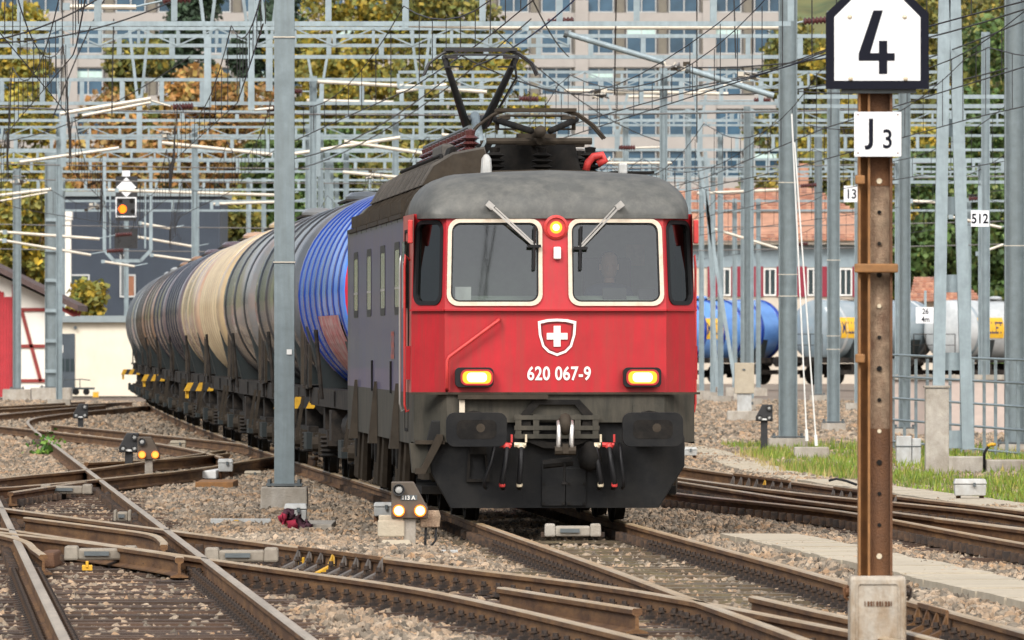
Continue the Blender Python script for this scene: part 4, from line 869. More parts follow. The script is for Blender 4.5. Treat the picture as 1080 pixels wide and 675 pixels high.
m1 = mast('tall grey mast with white guy rods on the grassy verge', 831, 478, .34, 9.0, .74, .28, d=.3, bands=(2.9, 3.3, 5.0))
mast('grey mast right of the guy rods standing behind the verge', 879, 458, .28, 9.5, .55, .25, d=.28, bands=(1.9, 2.2, 3.9))
mast('grey mast at the right edge of the picture behind the low wall', 1070, 480, .36, 9.0, .6, .2, d=.3, bands=(3.8,))
mast('grey mast half hidden behind the rusty sign post', 954, 462, .25, 9.5, .5, .2, d=.24)
mast('slim grey mast between the guy rods and the paired mast', 863, 426, .26, 9.5, .6, .3)
mast('paired grey mast beside the pale switch cabinet', 788, 436, .20, 9.0, .5, .25, group='paired masts beside the switch cabinet')
# guy rods
g0, g1 = gp(862, 484, -.1), gp(850, 466, -.1)
gt = thing('guy_rods', 'two white guy rods anchored in a concrete block on the verge', 'guy rod', (g0[0], g0[1], -.15))
MB().box((-.1, 0, .12), (.60, .5, .26), taper=(.96, .96)).build('anchor_block', 'concrete', gt, bevel=.02)
for (px, py), pt in (((861, 470), (838, 150)), ((851, 465), (835, 120))):
    a = at(px, py, g0[1]) - Vector((g0[0], g0[1], -.15)); b = at(pt[0], pt[1], 166) - Vector((g0[0], g0[1], -.15))
    MB().cyl(a, b, .013, .013, 8).cyl(a, a + (b - a) * .035, .028, .028, 8).build('rod', 'paint_white', gt, smooth=40)
# A-frame masts (twin legs) at right
def aframe(label, pxl, pxr, pyb, pxt, pyt, D, w=.26):
    T = thing('lattice_mast', label, 'mast', (at(pxl, HY, D).x, D, -.2))
    o = Vector(T.location)
    for p0, p1 in ((pxl, pxt - 4), (pxr, pxt + 4)): MB().beam(at(p0, pyb, D) - o, at(p1, pyt, D) - o, w, .22, up=(0, 1, 0)).build('leg', 'steel_galv', T)
    for i in range(6):
        t = i / 6.5 + .02; y = lerp(pyb, pyt, t); xl, xr = lerp(pxl, pxt - 4, t), lerp(pxr, pxt + 4, t)
        if xr - xl > 8: MB().beam(at(xl + 5, y, D) - o, at(xr - 5, y, D) - o, .015, .30, up=(0, 0, 1)).build('batten', 'steel_galv', T)
    return T
aframe('tall A-shaped twin-leg mast behind the concrete pillar', 989, 1021, 474, 1001, -60, 168, .20)
aframe('thin leaning lattice strut rising past the blue tank wagon', 776, 756, 408, 740, 160, 330, .12)
# cabinet
c = gp(785, 447, -.2); T = thing('switch_cabinet', 'pale switch cabinet on a grey plinth beside the masts', 'cabinet', (c[0], c[1], -.2))
MB().box((0, 0, .16), (.88, .6, .34)).build('plinth', 'concrete', T, bevel=.02); MB().box((0, 0, .56), (.36, .3, .48)).build('pedestal', 'paint_grey', T, bevel=.01)
MB().box((0, 0, 1.16), (.50, .38, .78)).build('cabinet_box', 'concrete_pale', T, bevel=.015); MB().bb(-.05, .02, -.21, -.19, 1.36, 1.40).build('handle', 'steel_dark', T)
# concrete pillar, small grey bollard cabinet, low wall
c = gp(988, 506, -.2); T = thing('concrete_pillar', 'square concrete pillar standing in the grass at right', 'pillar', (c[0], c[1], -.2)); MB().bb(-.175, .175, -.17, .17, 0, 1.36).build('shaft', 'concrete', T, bevel=.012); MB().bb(-.195, .195, -.19, .19, 1.363, 1.40).build('cap', 'concrete', T, bevel=.01)
c = gp(957, 497, -.2); T = thing('junction_cabinet', 'stubby grey cable cabinet beside the concrete pillar', 'cabinet', (c[0], c[1], -.2)); MB().box((-.06, 0, .28), (.24, .3, .56)).box((.14, 0, .26), (.14, .3, .52)).build('housing', 'paint_grey', T, bevel=.01); MB().bb(-.19, .22, -.16, .16, .39, .405).build('rim', 'steel_dark', T)
c = gp(1040, 505, -.2); T = thing('low_wall', 'low concrete wall blocks behind the grass at the right edge', 'wall', (c[0], c[1] + .5, -.2))
for i, (a, b, h) in enumerate(((-.62, .02, .33), (.03, .60, .28), (.61, 1.6, .27))): MB().bb(a, b, 0, .3, 0, h).build('block', 'concrete', T, bevel=.02)
cable = tag(MB().tube([(c[0] - .02, c[1] + .2, -.15), (c[0] - .02, c[1] + .15, .18), (c[0] + .05, c[1] + .15, .30), (c[0] + .14, c[1] + .2, .31)], .022, 8).build('cable', 'rubber', None, smooth=True), 'black cable with yellow end rising over the low wall', 'cable')
MB().tube([(c[0] + .03, c[1] + .145, .285), (c[0] + .08, c[1] + .15, .315), (c[0] + .145, c[1] + .2, .313)], .025, 8).build('sleeve', 'yellow', cable, smooth=True)
# trackside boxes (lidded point-heating / junction boxes on legs)
def lid_box(label, px, pyb, w, h, D=None, legs=True, plate=None, col='paint_grey', name='junction_box'):
    D = D or gd(pyb, -.18); p = at(px, HY, D); T = thing(name, label, 'junction box', (p.x, D, -.18))
    z0 = .12 if legs else .0
    MB().box((0, 0, z0 + h * .32), (w * .94, .26, h * .64), taper=(1.05, 1.05)).build('body', col, T, bevel=.012)
    MB().box((0, 0, z0 + h * .8), (w * 1.04, .30, h * .3), taper=(.9, .86)).build('lid', col, T, bevel=.015)
    MB().box((w * .12, -.155, z0 + h * .62), (.03, .02, .05)).build('latch', 'steel_dark', T)
    if legs:
        for sx in (-.36, .36): MB().cyl((sx * w, 0, -.05), (sx * w, 0, z0 + .02), .03, .03, 6).build('leg', 'rust_post', T)
    if plate: MB().bb(plate[0], plate[1], -.26, -.2, -.06, .05).build('base_plate', 'paint_grey', T)
    return T
lid_box('grey lidded junction box on a plate near the right edge', 1023, 533, .40, .22, plate=(-.36, .36))
lid_box('pale lidded junction box nearest the concrete mast block', 312, 562, .24, .20)
lid_box('white topped junction box standing left of the mast block', 238, 506, .22, .20)
lid_box('low beige junction box right behind the mast block row', 267, 506, .25, .14, legs=False, col='concrete_pale')
lid_box('beige lidded box behind the twin-lamp dwarf signal', 188, 474, .30, .18, legs=False, col='concrete_pale')
lid_box('grey lidded junction box partly behind the locomotive at right', 726, 488, .30, .15)
lid_box('small lidded junction box behind the front dwarf signal', 405, 556, .22, .16)
mat('motor_grey', (.25, .22, .175), .7, var=.2, vscale=7, dirt=(.16, .13, .10), damt=.7, dscale=(6, 6, 6))
# point motor covers between the rails
def motor(label, px0, px1, py, tilt=0.0, col='motor_grey', h=.13):
    D = gd(py, -.12); a, b = at(px0, HY, D).x, at(px1, HY, D).x; w = b - a
    T = thing('point_motor', label, 'point motor', ((a + b) / 2, D, -.12), tilt)
    MB().box((0, 0, h / 2), (w * .62, .26, h * .8)).build('cover', col, T, bevel=.02)
    for sx in (-1, 1): MB().box((sx * w * .4, 0, h / 2 + .01), (w * .2, .30, h), taper=(.92, .9)).build('end_cap', col, T, bevel=.02)
    MB().box((-w * .05, -.14, h * .55), (w * .34, .02, h * .3)).build('recess', 'steel_dark', T)
    for sx in (-1, 1): MB().box((sx * w * .52, 0, .03), (w * .08, .12, .05)).build('rod', 'clip_iron', T)
motor('pale point motor cover between the rails at lower left', 68, 145, 592)
motor('pale point motor cover in the upper left crossing', 43, 98, 522)
motor('pale point motor cover with dark end in the crossover', 216, 294, 594)
motor('narrow point motor cover across the track below the locomotive', 574, 634, 567, col='concrete')
motor('small pale cover beside the left crossing frog', 120, 139, 551)
# equipment plates and slabs lying in the ballast
def slab(name, label, cat, px0, px1, py0, py1, m, dz=.06, z=-.16):
    d0, d1 = gd(py1, z), gd(py0, z); a, b = at(px0, HY, d0).x, at(px1, HY, d0).x
    o = MB().bb(0, b - a, 0, min(d1 - d0, 2.5), 0, dz).build(name, m, None, loc=(a, d0, z), bevel=.01); return tag(o, label, cat)
def panel(name, label, cat, px0, px1, py, hpx, m, th=.08, z=-.2):
    D = gd(py, z); a, b = at(px0, HY, D).x, at(px1, HY, D).x
    return tag(MB().bb(0, b - a, 0, th, 0, hpx * D / F).build(name, m, None, loc=(a, D, z), bevel=.006), label, cat)
p1_ = panel('equipment_plate', 'long grey metal plate with orange arc in front of the mast block', 'plate', 222, 286, 559, 12, 'paint_grey')
MB().ring([(.28 + .09 * math.cos(math.radians(a)), .02 + .09 * math.sin(math.radians(a))) for a in range(0, 181, 20)] + [(.19, .0)], [(.28 + .06 * math.cos(math.radians(a)), .02 + .06 * math.sin(math.radians(a))) for a in range(0, 181, 20)] + [(.22, .0)], -.004, .0).build('painted_arc', 'yellow', p1_)
panel('equipment_plate', 'long pale metal plate under the front dwarf signal', 'plate', 398, 483, 588, 8, 'paint_grey')
panel('equipment_plate', 'dark low beam under the left pair of dwarf signals', 'plate', 117, 168, 487, 5, 'steel_dark')
slab('cover_slab', 'ochre stained cover slab in the ballast left of the mast', 'slab', 206, 246, 508, 516, 'rust_ochre', .10)
slab('cover_slab', 'tan concrete step slab right of the mast block', 'slab', 316, 350, 548, 560, 'concrete', .07)
slab('cover_slab', 'white cover plate beside the front junction boxes', 'slab', 213, 228, 500, 505, 'paint_white', .12)
# red cloth bundle against the mast block
mat('cloth_red', (0.33, 0.02, 0.05), .9, var=.3, vscale=9); mat('cloth_dark', (0.05, 0.015, 0.025), .9, var=.4, vscale=9)
c = at(306, HY, 104.8); T = thing('cloth_bundle', 'crumpled red and dark cloth leaning on the mast block', 'cloth', (c.x, 104.8, -.16))
def rag(mb, c, r, n, sd):
    q = random.Random(sd); pr = [(0, -1), (.7, -.7), (1, 0), (.75, .6), (0, 1)]
    k = len(mb.v); mb.lathe([(a * r, b * r) for a, b in pr], 'z', c, 10)
    for i in range(k, len(mb.v)): mb.v[i] = tuple(mb.v[i][j] + q.uniform(-.5, .5) * r for j in range(3))
r1, r2 = MB(), MB(); rag(r1, (-.07, -.1, .14), .05, 8, 1); rag(r1, (.04, -.14, .05), .07, 8, 2); rag(r2, (-.01, -.08, .17), .06, 8, 3); rag(r2, (.09, -.1, .09), .07, 8, 4); rag(r2, (.17, -.14, .05), .06, 8, 5)
r1.build('cloth', 'cloth_red', T, smooth=True); r2.build('cloth', 'cloth_dark', T, smooth=True)
# dwarf signals
emit('dwarf_white', (1.0, 0.55, 0.16), 3.0); emit('dwarf_glow', (1.0, 0.25, 0.03), 0.8); emit('signal_amber', (1.0, 0.16, 0.01), 1.5); emit('dwarf_orange', (1.0, 0.30, 0.05), 1.2)
mat('dwarf_body', (0.085, 0.066, 0.048), .55, var=.2, vscale=9)
def dwarf(label, px, pyb, D, w, lit=True, txt=None, flip=False, h0=.30, zb=-.18, name='dwarf_signal'):
    p = at(px, HY, D); T = thing(name, label, 'signal', (p.x, D, zb)); s = -1 if flip else 1
    MB().bb(-.06, .06, -.05, .05, 0, h0).build('stem', 'concrete' if lit else 'paint_black', T, bevel=.008)
    k = w / .36
    P = [(-.18, 0), (.18, 0), (.18, .10), (.04, .36), (-.18, .36)]
    P = [(s * a * k, h0 + b * k) for a, b in P]
    MB().prism(P if s > 0 else P[::-1], -.09, .09).build('housing', 'dwarf_body' if lit else 'paint_black', T, bevel=.012)
    for x, z, on in ((-.105, .075, lit), (.105, .075, lit), (-.105, .28, False)):
        x, z = s * x * k, h0 + z * k
        l = MB().lathe([(.058 * k, -.09), (.060 * k, -.13), (.050 * k, -.13), (.046 * k, -.10)], 'y', (x, 0, z), 16).build('lamp', 'dwarf_glow' if on else 'paint_black', T, smooth=40)
        MB().lathe([(0, -.115), (.03 * k, -.112), (.047 * k, -.10)], 'y', (x, 0, z), 14).build('lens', ('dwarf_white' if txt else 'dwarf_orange') if on else 'paint_grey', l, smooth=True)
    if txt:
        pl = MB().bb(-.085, .075, -.096, -.0905, h0 + .175, h0 + .225).build('number_plate', 'steel_dark', T); tm = text_mb(txt, .04, .02, 1.0); tm.v = [(a - .005, b - .097, c + h0 + .20) for a, b, c in tm.v]; tm.build('lettering', 'lettering_white', pl)
    elif not lit: MB().bb(-.10 * k, .10 * k, -.10, -.091, h0 + .02, h0 + .05).build('number_plate', 'paint_white', T)
    return T
dw = dwarf('triangular dwarf signal 113 A with two lit white lamps in front', 432, 580, gd(579, -.18), .355, True, '113 A', h0=.30)
MB().box((-.18, .02, .20), (.26, .2, .16)).box((-.18, .02, .30), (.24, .18, .06)).build('junction_box', 'concrete_pale', dw, bevel=.012); MB().box((.20, .04, .27), (.18, .18, .12), taper=(1.15, 1.1)).box((.20, .04, .35), (.2, .2, .05), taper=(.85, .85)).build('junction_box', 'rust_pale', dw, bevel=.01)
MB().tube([(.16, 0, .22), (.15, -.02, .0)], .014, 6).tube([(.26, .0, .22), (.25, -.03, .08), (.18, -.05, .0)], .012, 6).build('cable', 'rubber', dw)
MB().box((-.13, -.1, .06), (.32, .2, .06), taper=(.8, .8)).build('foot', 'concrete_pale', dw)
dwarf('dwarf signal with two lit orange lamps on the left ballast', 157, 480, 150, .34, True, None, h0=.26)
dwarf('black dwarf signal seen from behind on the left ballast', 136, 482, 152, .30, False, None, flip=True, h0=.34)
dwarf('small black dwarf signal beyond the far left crossing', 85, 444, 228, .34, False, None, flip=True, h0=.3)
dwarf('black dwarf signal with white plate left of the tall mast', 806, 466, 178, .30, False, None, flip=True, h0=.62)
# rail braces
mat('brace_iron', (0.125, 0.105, 0.09), .7, var=.3, vscale=10)
def braces(label, p0, p1, n, yel, side=1, col='brace_iron', h=.19):
    T = thing('rail_braces', label, 'rail brace', (0, 0, 0)); a, b = np.array(p0), np.array(p1); d = (b - a) / np.linalg.norm(b - a); r = np.array((d[1], -d[0])) * side
    for i in range(n):
        p = a + (b - a) * i / (n - 1)
        q = [(.035, 0.0), (.05, -.02), (.09, -.13), (.20, -.185), (.045, -.185)]
        mb = MB(); vs_ = []
        for e in (-.045, .045): vs_ += [(p[0] + r[0] * u + d[0] * e * (1.6 if v < -.1 else .6), p[1] + r[1] * u + d[1] * e * (1.6 if v < -.1 else .6), v + .005) for u, v in q]
        mb.add(vs_, [(0, 1, 2, 3, 4), (9, 8, 7, 6, 5)] + [(j, (j + 1) % 5, 5 + (j + 1) % 5, 5 + j) for j in range(5)])
        mb.build('brace', 'yellow' if i in yel else col, T)
    MB().beam((*(a + r * .045), -.005), (*(b + r * .045), -.005), .02, .03).build('bar', 'rail_rust', T)
bo = offset(catmull(B_C), .755)
def onl(pts, D):
    for p, q in zip(pts, pts[1:]):
        if p[1] <= D <= q[1]: t = (D - p[1]) / (q[1] - p[1]); return p[0] + (q[0] - p[0]) * t
braces('grey rail braces with one yellow brace on the foreground crossover', (onl(bo, 88.6), 88.6), (onl(bo, 84.2), 84.2), 8, (3,))
ao = offset(catmull(A_C), .755)
braces('rusty rail braces beside the rusty sign post', (onl(ao, 69.2), 69.2), (onl(ao, 67.2), 67.2), 4, (), 1, 'rail_rust')
m2o = offset(catmull(M2_C), .755)
for a, b, l in ((139, 131.5, 'nearer the locomotive'), (126, 119, 'nearer the rusty post')):
    braces('dark rail braces on the right-hand turnout ' + l, (onl(m2o, a), a), (onl(m2o, b), b), 8, (4,), 1, 'brace_iron')
tag(MB().tube([at(874, 507, 132), at(882, 505, 132), at(892, 507, 132), at(903, 511, 131)], .018, 6).build('cable', 'rubber', None, smooth=True), 'black cable loop on the ground beside the right turnout', 'cable')
for i, (px, py, lab) in enumerate(((320, 596, 'small yellow marker block under the crossover rail'), (332, 617, 'yellow marker clip on the near crossover rail'), (92, 600, 'tiny yellow clip below the lower left point motor'), (521, 620, 'small yellow clip behind the worn guard rail'))):
    D = gd(py, -.15); tag(MB().box((0, 0, 0), (.09, .06, .05)).box((0, -.02, .03), (.025, .04, .06)).build('marker_clip', 'yellow', None, loc=(at(px, HY, D).x, D, -.14), bevel=.006), lab, 'marker')
# iron blocks and chairs at the frogs
for px, py, w, lab in ((53, 587, .16, 'rusty iron stop block beside the lower left point motor'), (118, 522, .14, 'dark iron block at the upper left frog'), (146, 545, .14, 'round iron chair beside the bright rail'), (44, 466, .22, 'dark iron block beside the bright rail far left')):
    D = gd(py, -.1); tag(MB().box((0, 0, .05), (w, 1.4, .14), taper=(.8, .96)).build('iron_block', 'rust_post' if px == 53 else 'clip_iron', None, loc=(at(px, HY, D).x, D, -.17), bevel=.02), lab, 'block')
# rusty sign post in front
PD = 61.5; pp = at(925, HY, PD)
SP = thing('sign_post', 'rusty steel post in the foreground on a stained concrete foot', 'post', (pp.x, PD, -.2))
k_ = PD / F
zt_, zb2 = H + (HY - 60) * k_ + .2, H - (607 - HY) * k_ + .2
MB().bb(-.118, -.105, -.10, .10, zb2, zt_).bb(-.06, -.046, -.10, .10, zb2, zt_).build('flange', 'rust_ochre', SP)
MB().bb(-.045, .075, -.045, -.030, zb2, zt_).build('web', 'rust_pale', SP); MB().bb(.076, .092, -.10, .10, zb2, zt_).build('flange', 'rust_post', SP)
MB().bb(-.105, -.06, -.02, .0, zb2, zt_).build('web', 'rust_ochre', SP)
MB().bb(-.043, .073, -.050, -.0451, H - (196 - HY) * k_ + .2, zt_).build('coat', 'rust_post', SP); MB().bb(-.043, .073, -.050, -.0451, zb2, H - (452 - HY) * k_ + .2).build('coat', 'rust_post', SP)
for i in range(15): MB().cyl((.012, -.055, zb2 + .12 + i * .193), (.012, -.044, zb2 + .12 + i * .193), .013 if i % 3 else .018, .012, 8).build('bolt_hole', 'under_dark' if i % 4 else 'cock_cream', SP)
for py in (130, 190, 283, 378):
    z = H - (py - HY) * k_ + .2; wd_ = .16 if py == 283 else .10
    MB().box((-.11 if py != 283 else -.01, -.125, z), (.06 if py != 283 else .27, .06, .055)).build('clamp', 'rust_ochre', SP, bevel=.008)
ft = MB().box((0, 0, zb2 / 2 - .05), (.35, .34, zb2 + .1)).build('foot', 'foot_concrete', SP, bevel=.025) if mat('foot_concrete', (.40, .36, .30), .85, var=.25, vscale=5, bump=.25, bscale=30, dirt=(.20, .115, .04), damt=.85, dscale=(5, 5, 2.2)) else None
MB().ring(rrect(-.135, .135, .12, zb2 - .04, .02), rrect(-.125, .125, .13, zb2 - .05, .018), -.178, -.170).build('panel_edge', 'foot_concrete', ft)
cl_ = MB()
for i in range(10): cl_.bb(-.083 + i * .018, -.083 + i * .018 + (.011 if i % 3 else .005), -.176, -.1705, zb2 - .185, zb2 - .155)
cl_.build('cast_lettering', 'rust_post', ft)['kind'] = 'stuff'
for sg, m in ((-1, 'rust_post'), (1, 'clip_iron')): MB().lathe([(.0, -.02), (.03, -.02), (.03, .02), (0, .02)], 'x', (sg * .178, -.10, zb2 - .10), 10).tube([(sg * .18, -.10, zb2 - .06), (sg * .205, -.10, zb2 - .08), (sg * .20, -.10, zb2 - .13), (sg * .18, -.1, zb2 - .15)], .012, 6).build('shackle', m, ft)
# house-shaped sign with 4
def sgn(px0, px1, py0, py1, D): a, b = at(px0, py1, D), at(px1, py0, D); return a.x, b.x, a.z, b.z
sD = PD - .16; xa, xb, za, zb_ = sgn(871, 979.5, -8, 94, sD); zs = at(0, 14, sD).z; xm = (xa + xb) / 2
S4 = thing('route_sign', 'black bordered house-shaped white sign with number 4', 'sign', (xm, sD, za))
W_ = (xb - xa) / 2; Ht, Hs = at(0, -19, sD).z - za, zs - za
def house(i): return [(-W_ + i, i), (W_ - i, i), (W_ - i, Hs - i * .45), (0 + .35 * W_ - i * .1, Ht - i * 1.1), (-.35 * W_ + i * .1, Ht - i * 1.1), (-W_ + i, Hs - i * .45)]
MB().prism(house(0), -.012, .02).build('board', 'sign_black', S4) if mat('sign_black', (.006, .007, .014), .6, var=.1, spec=.15) else None
MB().prism(house(.052), -.016, -.0125).build('face', 'sign_white', S4) if mat('sign_white', (.80, .81, .82), .45, var=.03, vscale=3, bump=.05, bscale=200) else None
u = (xb - xa) / 108.5                                     # metres per photo pixel on the sign
def q4(pts): return [((x - 925.2) * u, (94 - y) * u) for x, y in pts]
MB().prism(q4([(921, 11), (931, 11), (917.5, 56), (926.8, 56), (926.8, 43), (935.6, 43), (935.6, 56), (943.5, 56), (943.5, 64), (935.6, 64), (935.6, 78), (926.8, 78), (926.8, 64), (905.5, 64), (905.5, 56.5)]), -.0195, -.0165).build('number', 'sign_black', S4)
for x, y in ((896, 18), (954, 18), (897, 83), (955, 83)): MB().lathe([(0, -.026), (.012, -.022), (.016, -.0165)], 'y', ((x - 925.2) * u, 0, (94 - y) * u), 8).build('bolt', 'cock_cream', S4, smooth=True)
MB().bb(-.22, .24, .02, .06, -.025, .005).build('bracket', 'steel_dark', S4)
xa, xb, za, zb_ = sgn(901, 950.5, 118, 165, sD); S3 = thing('route_sign', 'small white plate reading J 3 on the rusty post', 'sign', ((xa + xb) / 2, sD, za))
MB().prism(rrect(-(xb - xa) / 2, (xb - xa) / 2, 0, zb_ - za, .008), -.004, .008).build('plate', 'sign_white', S3)
for t, px, py, h, b_, xs in (('J', 916.3, 141.5, 33, .02, .95), ('3', 936, 146.5, 20.5, .015, .85)):
    tm = text_mb(t, h * u, b_, xs, .004); tm.v = [(a + (px - 925.8) * u, b - .002, c + (165 - py) * u) for a, b, c in tm.v]; tm.build('lettering', 'sign_black', S3)
for x, y in ((905, 121), (947, 121), (905, 161.5), (947, 161.5)): MB().lathe([(0, -.009), (.006, -.004)], 'y', ((x - 925.8) * u, 0, (165 - y) * u), 6).build('bolt', 'rust_post', S3)

# ------------------------------------------------------------------ overhead line: portals, drop posts, cantilevers, wires
def portal(label, D, py_b, py_t, px0, px1, masts, pitch=1.1, depth=.55, mw=.19, ch=.085, bw=.11, lace=False, m='steel_galv'):
    a, b = at(px0, py_b, D), at(px1, py_b, D); zb, zt = a.z, at(0, py_t, D).z
    T = thing('catenary_portal', label, 'catenary portal', (a.x, D, -.2)); L = b.x - a.x; zb += .2; zt += .2
    cm = MB().bb(0, L, -.03, .03, -ch / 2, ch / 2).bb(0, L, .03, .10, -ch / 2, -ch / 2 + .02).mesh('chord', m)
    cb = MB().bb(0, L, -.02, .02, -ch * .3, ch * .3).mesh('chord', m)
    for z in (zb, zt):
        link('chord', cm, T, (0, 0, z)); link('chord', cb, T, (0, depth, z))
    n = max(2, int(L / pitch)); bm_ = MB().bb(-bw / 2, bw / 2, -.012, .012, ch / 2 + .005, zt - zb - ch / 2 - .005).mesh('batten', m)
    for i in range(n + 1):
        x = L * i / n; link('batten', bm_, T, (x, -.015, zb))
        if i % 2 == 0: link('batten', bm_, T, (x, depth - .015, zb))
    if lace:
        w_l = L / n; hh = zt - zb; lm = [MB().beam((0, -.03, 0), (w_l, -.03, hh), .03, .03).mesh('lacing', m), MB().beam((0, -.03, hh), (w_l, -.03, 0), .03, .03).mesh('lacing', m)]
        for i in range(n): link('lacing', lm[i % 2], T, (L * i / n, 0, zb))
    tm_ = MB().bb(-.03, .03, .1, depth - .04, -.02, .02).mesh('tie', m)
    for i in range(0, n, 3): link('tie', tm_, T, (L * i / n, 0, zb))
    for px in masts:
        mx = at(px, HY, D).x - a.x; mb = MB()
        hbeam(mb, 0, depth / 2, .3, zt + .1, mw, mw); o = mb.build('mast', 'steel_galv', T, loc=(mx, 0, 0))
        MB().box((0, depth / 2, .13), (.7, .7, .34)).build('footing', 'concrete', o)
    return T
portal('nearest overhead portal whose lower chord crosses the very top', 176, 25, -8, -60, 834, (), 1.3)
portal('second overhead portal with widely spaced battens', 228, 60, 38, -40, 1010, (1040,), 1.15)
portal('third overhead portal behind the pantograph', 256, 109, 84, -40, 845, (330,), 1.0)
portal('deep blue-grey portal beam crossing behind the pantograph knee', 292, 127, 118, -40, 1120, (417, 905), 1.6)
portal('fifth overhead portal level with the loco roof insulators', 334, 158, 143, -60, 1120, (338, 520, 760), 1.2)
portal('sixth overhead portal above the left signal', 372, 181, 168, -60, 1120, (207, 349, 740, 935), 1.1)
portal('seventh overhead portal low on the right above the tiled roof', 400, 222, 212, 60, 1120, (775, 800, 1022), 1.5)
portal('farthest overhead portal seen left of the tank wagons', 425, 200, 190, -60, 740, (66, 133, 262, 355, 278), 1.0)
portal('lattice portal with narrow panels left of the pantograph', 206, 48, 30, -60, 600, (), .8, bw=.06, ch=.07, lace=True)
portal('thin double portal behind the thick grey tubes', 242, 92, 76, 420, 1010, (700,), .9, bw=.06, ch=.07, lace=True)
portal('thin portal below the deep blue-grey beam', 312, 146, 134, -60, 560, (62, 205, 325), .9, bw=.06, ch=.07, lace=True)
portal('thin low portal above the golden trees', 350, 170, 160, -60, 560, (345, 365), .8, bw=.06, ch=.06, lace=True)
portal('thin portal in front of the office block at right', 318, 132, 118, 540, 1120, (660, 726, 792), 1.0, bw=.06, ch=.07, lace=True)
portal('low thin portal just above the station roof', 360, 186, 176, 620, 1120, (690, 752, 784), 1.0, bw=.06, ch=.06, lace=True)
portal('low right portal carrying the number plates', 270, 192, 170, 905, 1130, (948, 1036), 1.3)
portal('short portal arm behind the right-hand sign', 215, 112, 102, 820, 1062, (), 2.2, depth=.3)

# hanging drop posts, V-shaped at the top
def drop(label, D, xl, xr, yt, px, yv, yb, w=.15, tubes=(), ins=None, group='V-shaped drop posts under the portals'):
    o = at(px, yb, D); T = thing('drop_post', label, 'drop post', tuple(o), 0, group)
    for x in (xl, xr): MB().beam(at(x, yt, D) - o, at(px + (2 if x > px else -2), yv, D) - o, .07, .07).build('strut', 'steel_galv', T)
    MB().bb(-w / 2, w / 2, -.06, .06, 0, (yb - yv) * D / F + .1).build('post', 'steel_galv', T)
    for x0, y0, x1, y1, r in tubes: MB().cyl(at(x0, y0, D) - o, at(x1, y1, D) - o, r, r, 8).build('tube', 'tube_pale', T, smooth=40)
    if ins:
        x0, y0, x1, y1 = ins; insul(at(x0, y0, D) - o, at(x1, y1, D) - o, T)
        MB().cyl(at(x1, y1, D) - o, at(px, y1, D) - o, .02, .02, 6).build('rod', 'steel_galv', T)
    return T
def insul(a, b, parent, r=.085):
    a, b = Vector(a), Vector(b); L = (b - a).length; n = 7; pr = [(0, 0)]
    for i in range(n): t = (i + .5) / n * L; pr += [(r * .55, t - L / n * .45), (r, t - L / n * .1), (r, t + L / n * .1), (r * .55, t + L / n * .45)]
    mb = MB().lathe(pr + [(0, L)], 'z', (0, 0, 0), 10); q = (b - a).to_track_quat('Z', 'Y'); mb.v = [tuple(a + q @ Vector(v)) for v in mb.v]
    return mb.build('insulator', 'insulator_brown', parent, smooth=40)
drop('drop post holding the long brown insulator left of the mast', 214, 211, 227, -6, 219, 44, 113, .15, ((63.6, 120, 159, 104, .045), (86.7, 122, 159, 108, .035), (159, 106, 180, 112, .02)), (182, 113, 204, 112), None)
drop('drop post just left of the grey mast', 220, 256, 272, -6, 265, 47, 116, .14, ((268, 116, 288, 114, .03),), None, None)
drop('drop post hidden half behind the grey mast', 222, 275, 292, -6, 284, 42, 96, .15, (), (281, 115, 292, 114.5), None)
drop('slim drop post above the doubled white tubes at upper left', 240, 136, 157, 27, 147, 105, 160, .13, ((21, 171, 125.5, 156, .04), (171, 150.6, 287, 163, .045)), None, None)
drop('drop post left of the raised pantograph', 250, 433, 454, 29, 444.5, 96, 147, .14, ((335, 86, 442, 91.5, .05), (442, 91.5, 513.5, 97, .05), (418, 97, 471, 89.5, .045)), (547, 104, 568, 104.5), None)
drop('drop post behind the loco roof at right of the pantograph', 262, 729, 749, 70, 738, 130, 160, .14, ((595, 95.4, 768, 99, .05), (737, 96, 783, 87, .045), (663, 102, 697, 102, .04)), (795, 106, 813, 106), None)
drop('short drop post far left above the small dwarf signal', 300, 60, 74, 85, 67, 120, 176, .16, ((0, 206, 54, 199.5, .05), (0, 212, 50, 203, .03)), None, None)
drop('drop post over the lower brown insulator behind the cab roof', 290, 640, 662, 98, 651, 140, 158, .15, ((670, 156, 700, 155, .03), (629, 172, 709, 172, .04)), (652, 155.5, 670, 155.8), None)
drop('drop post left of the pantograph below the third portal', 270, 325, 345, 60, 335, 108, 186, .16, ((323.6, 106, 415, 108, .05), (308, 162.6, 422, 145, .05), (363, 149, 454.5, 163, .05)), (306, 96, 319, 96.5), None)
drop('drop post behind the folded front pantograph', 285, 520, 536, 98, 528, 128, 156, .15, ((466, 142, 539, 152, .05), (361.6, 181.5, 430.5, 188, .05)), None, None)

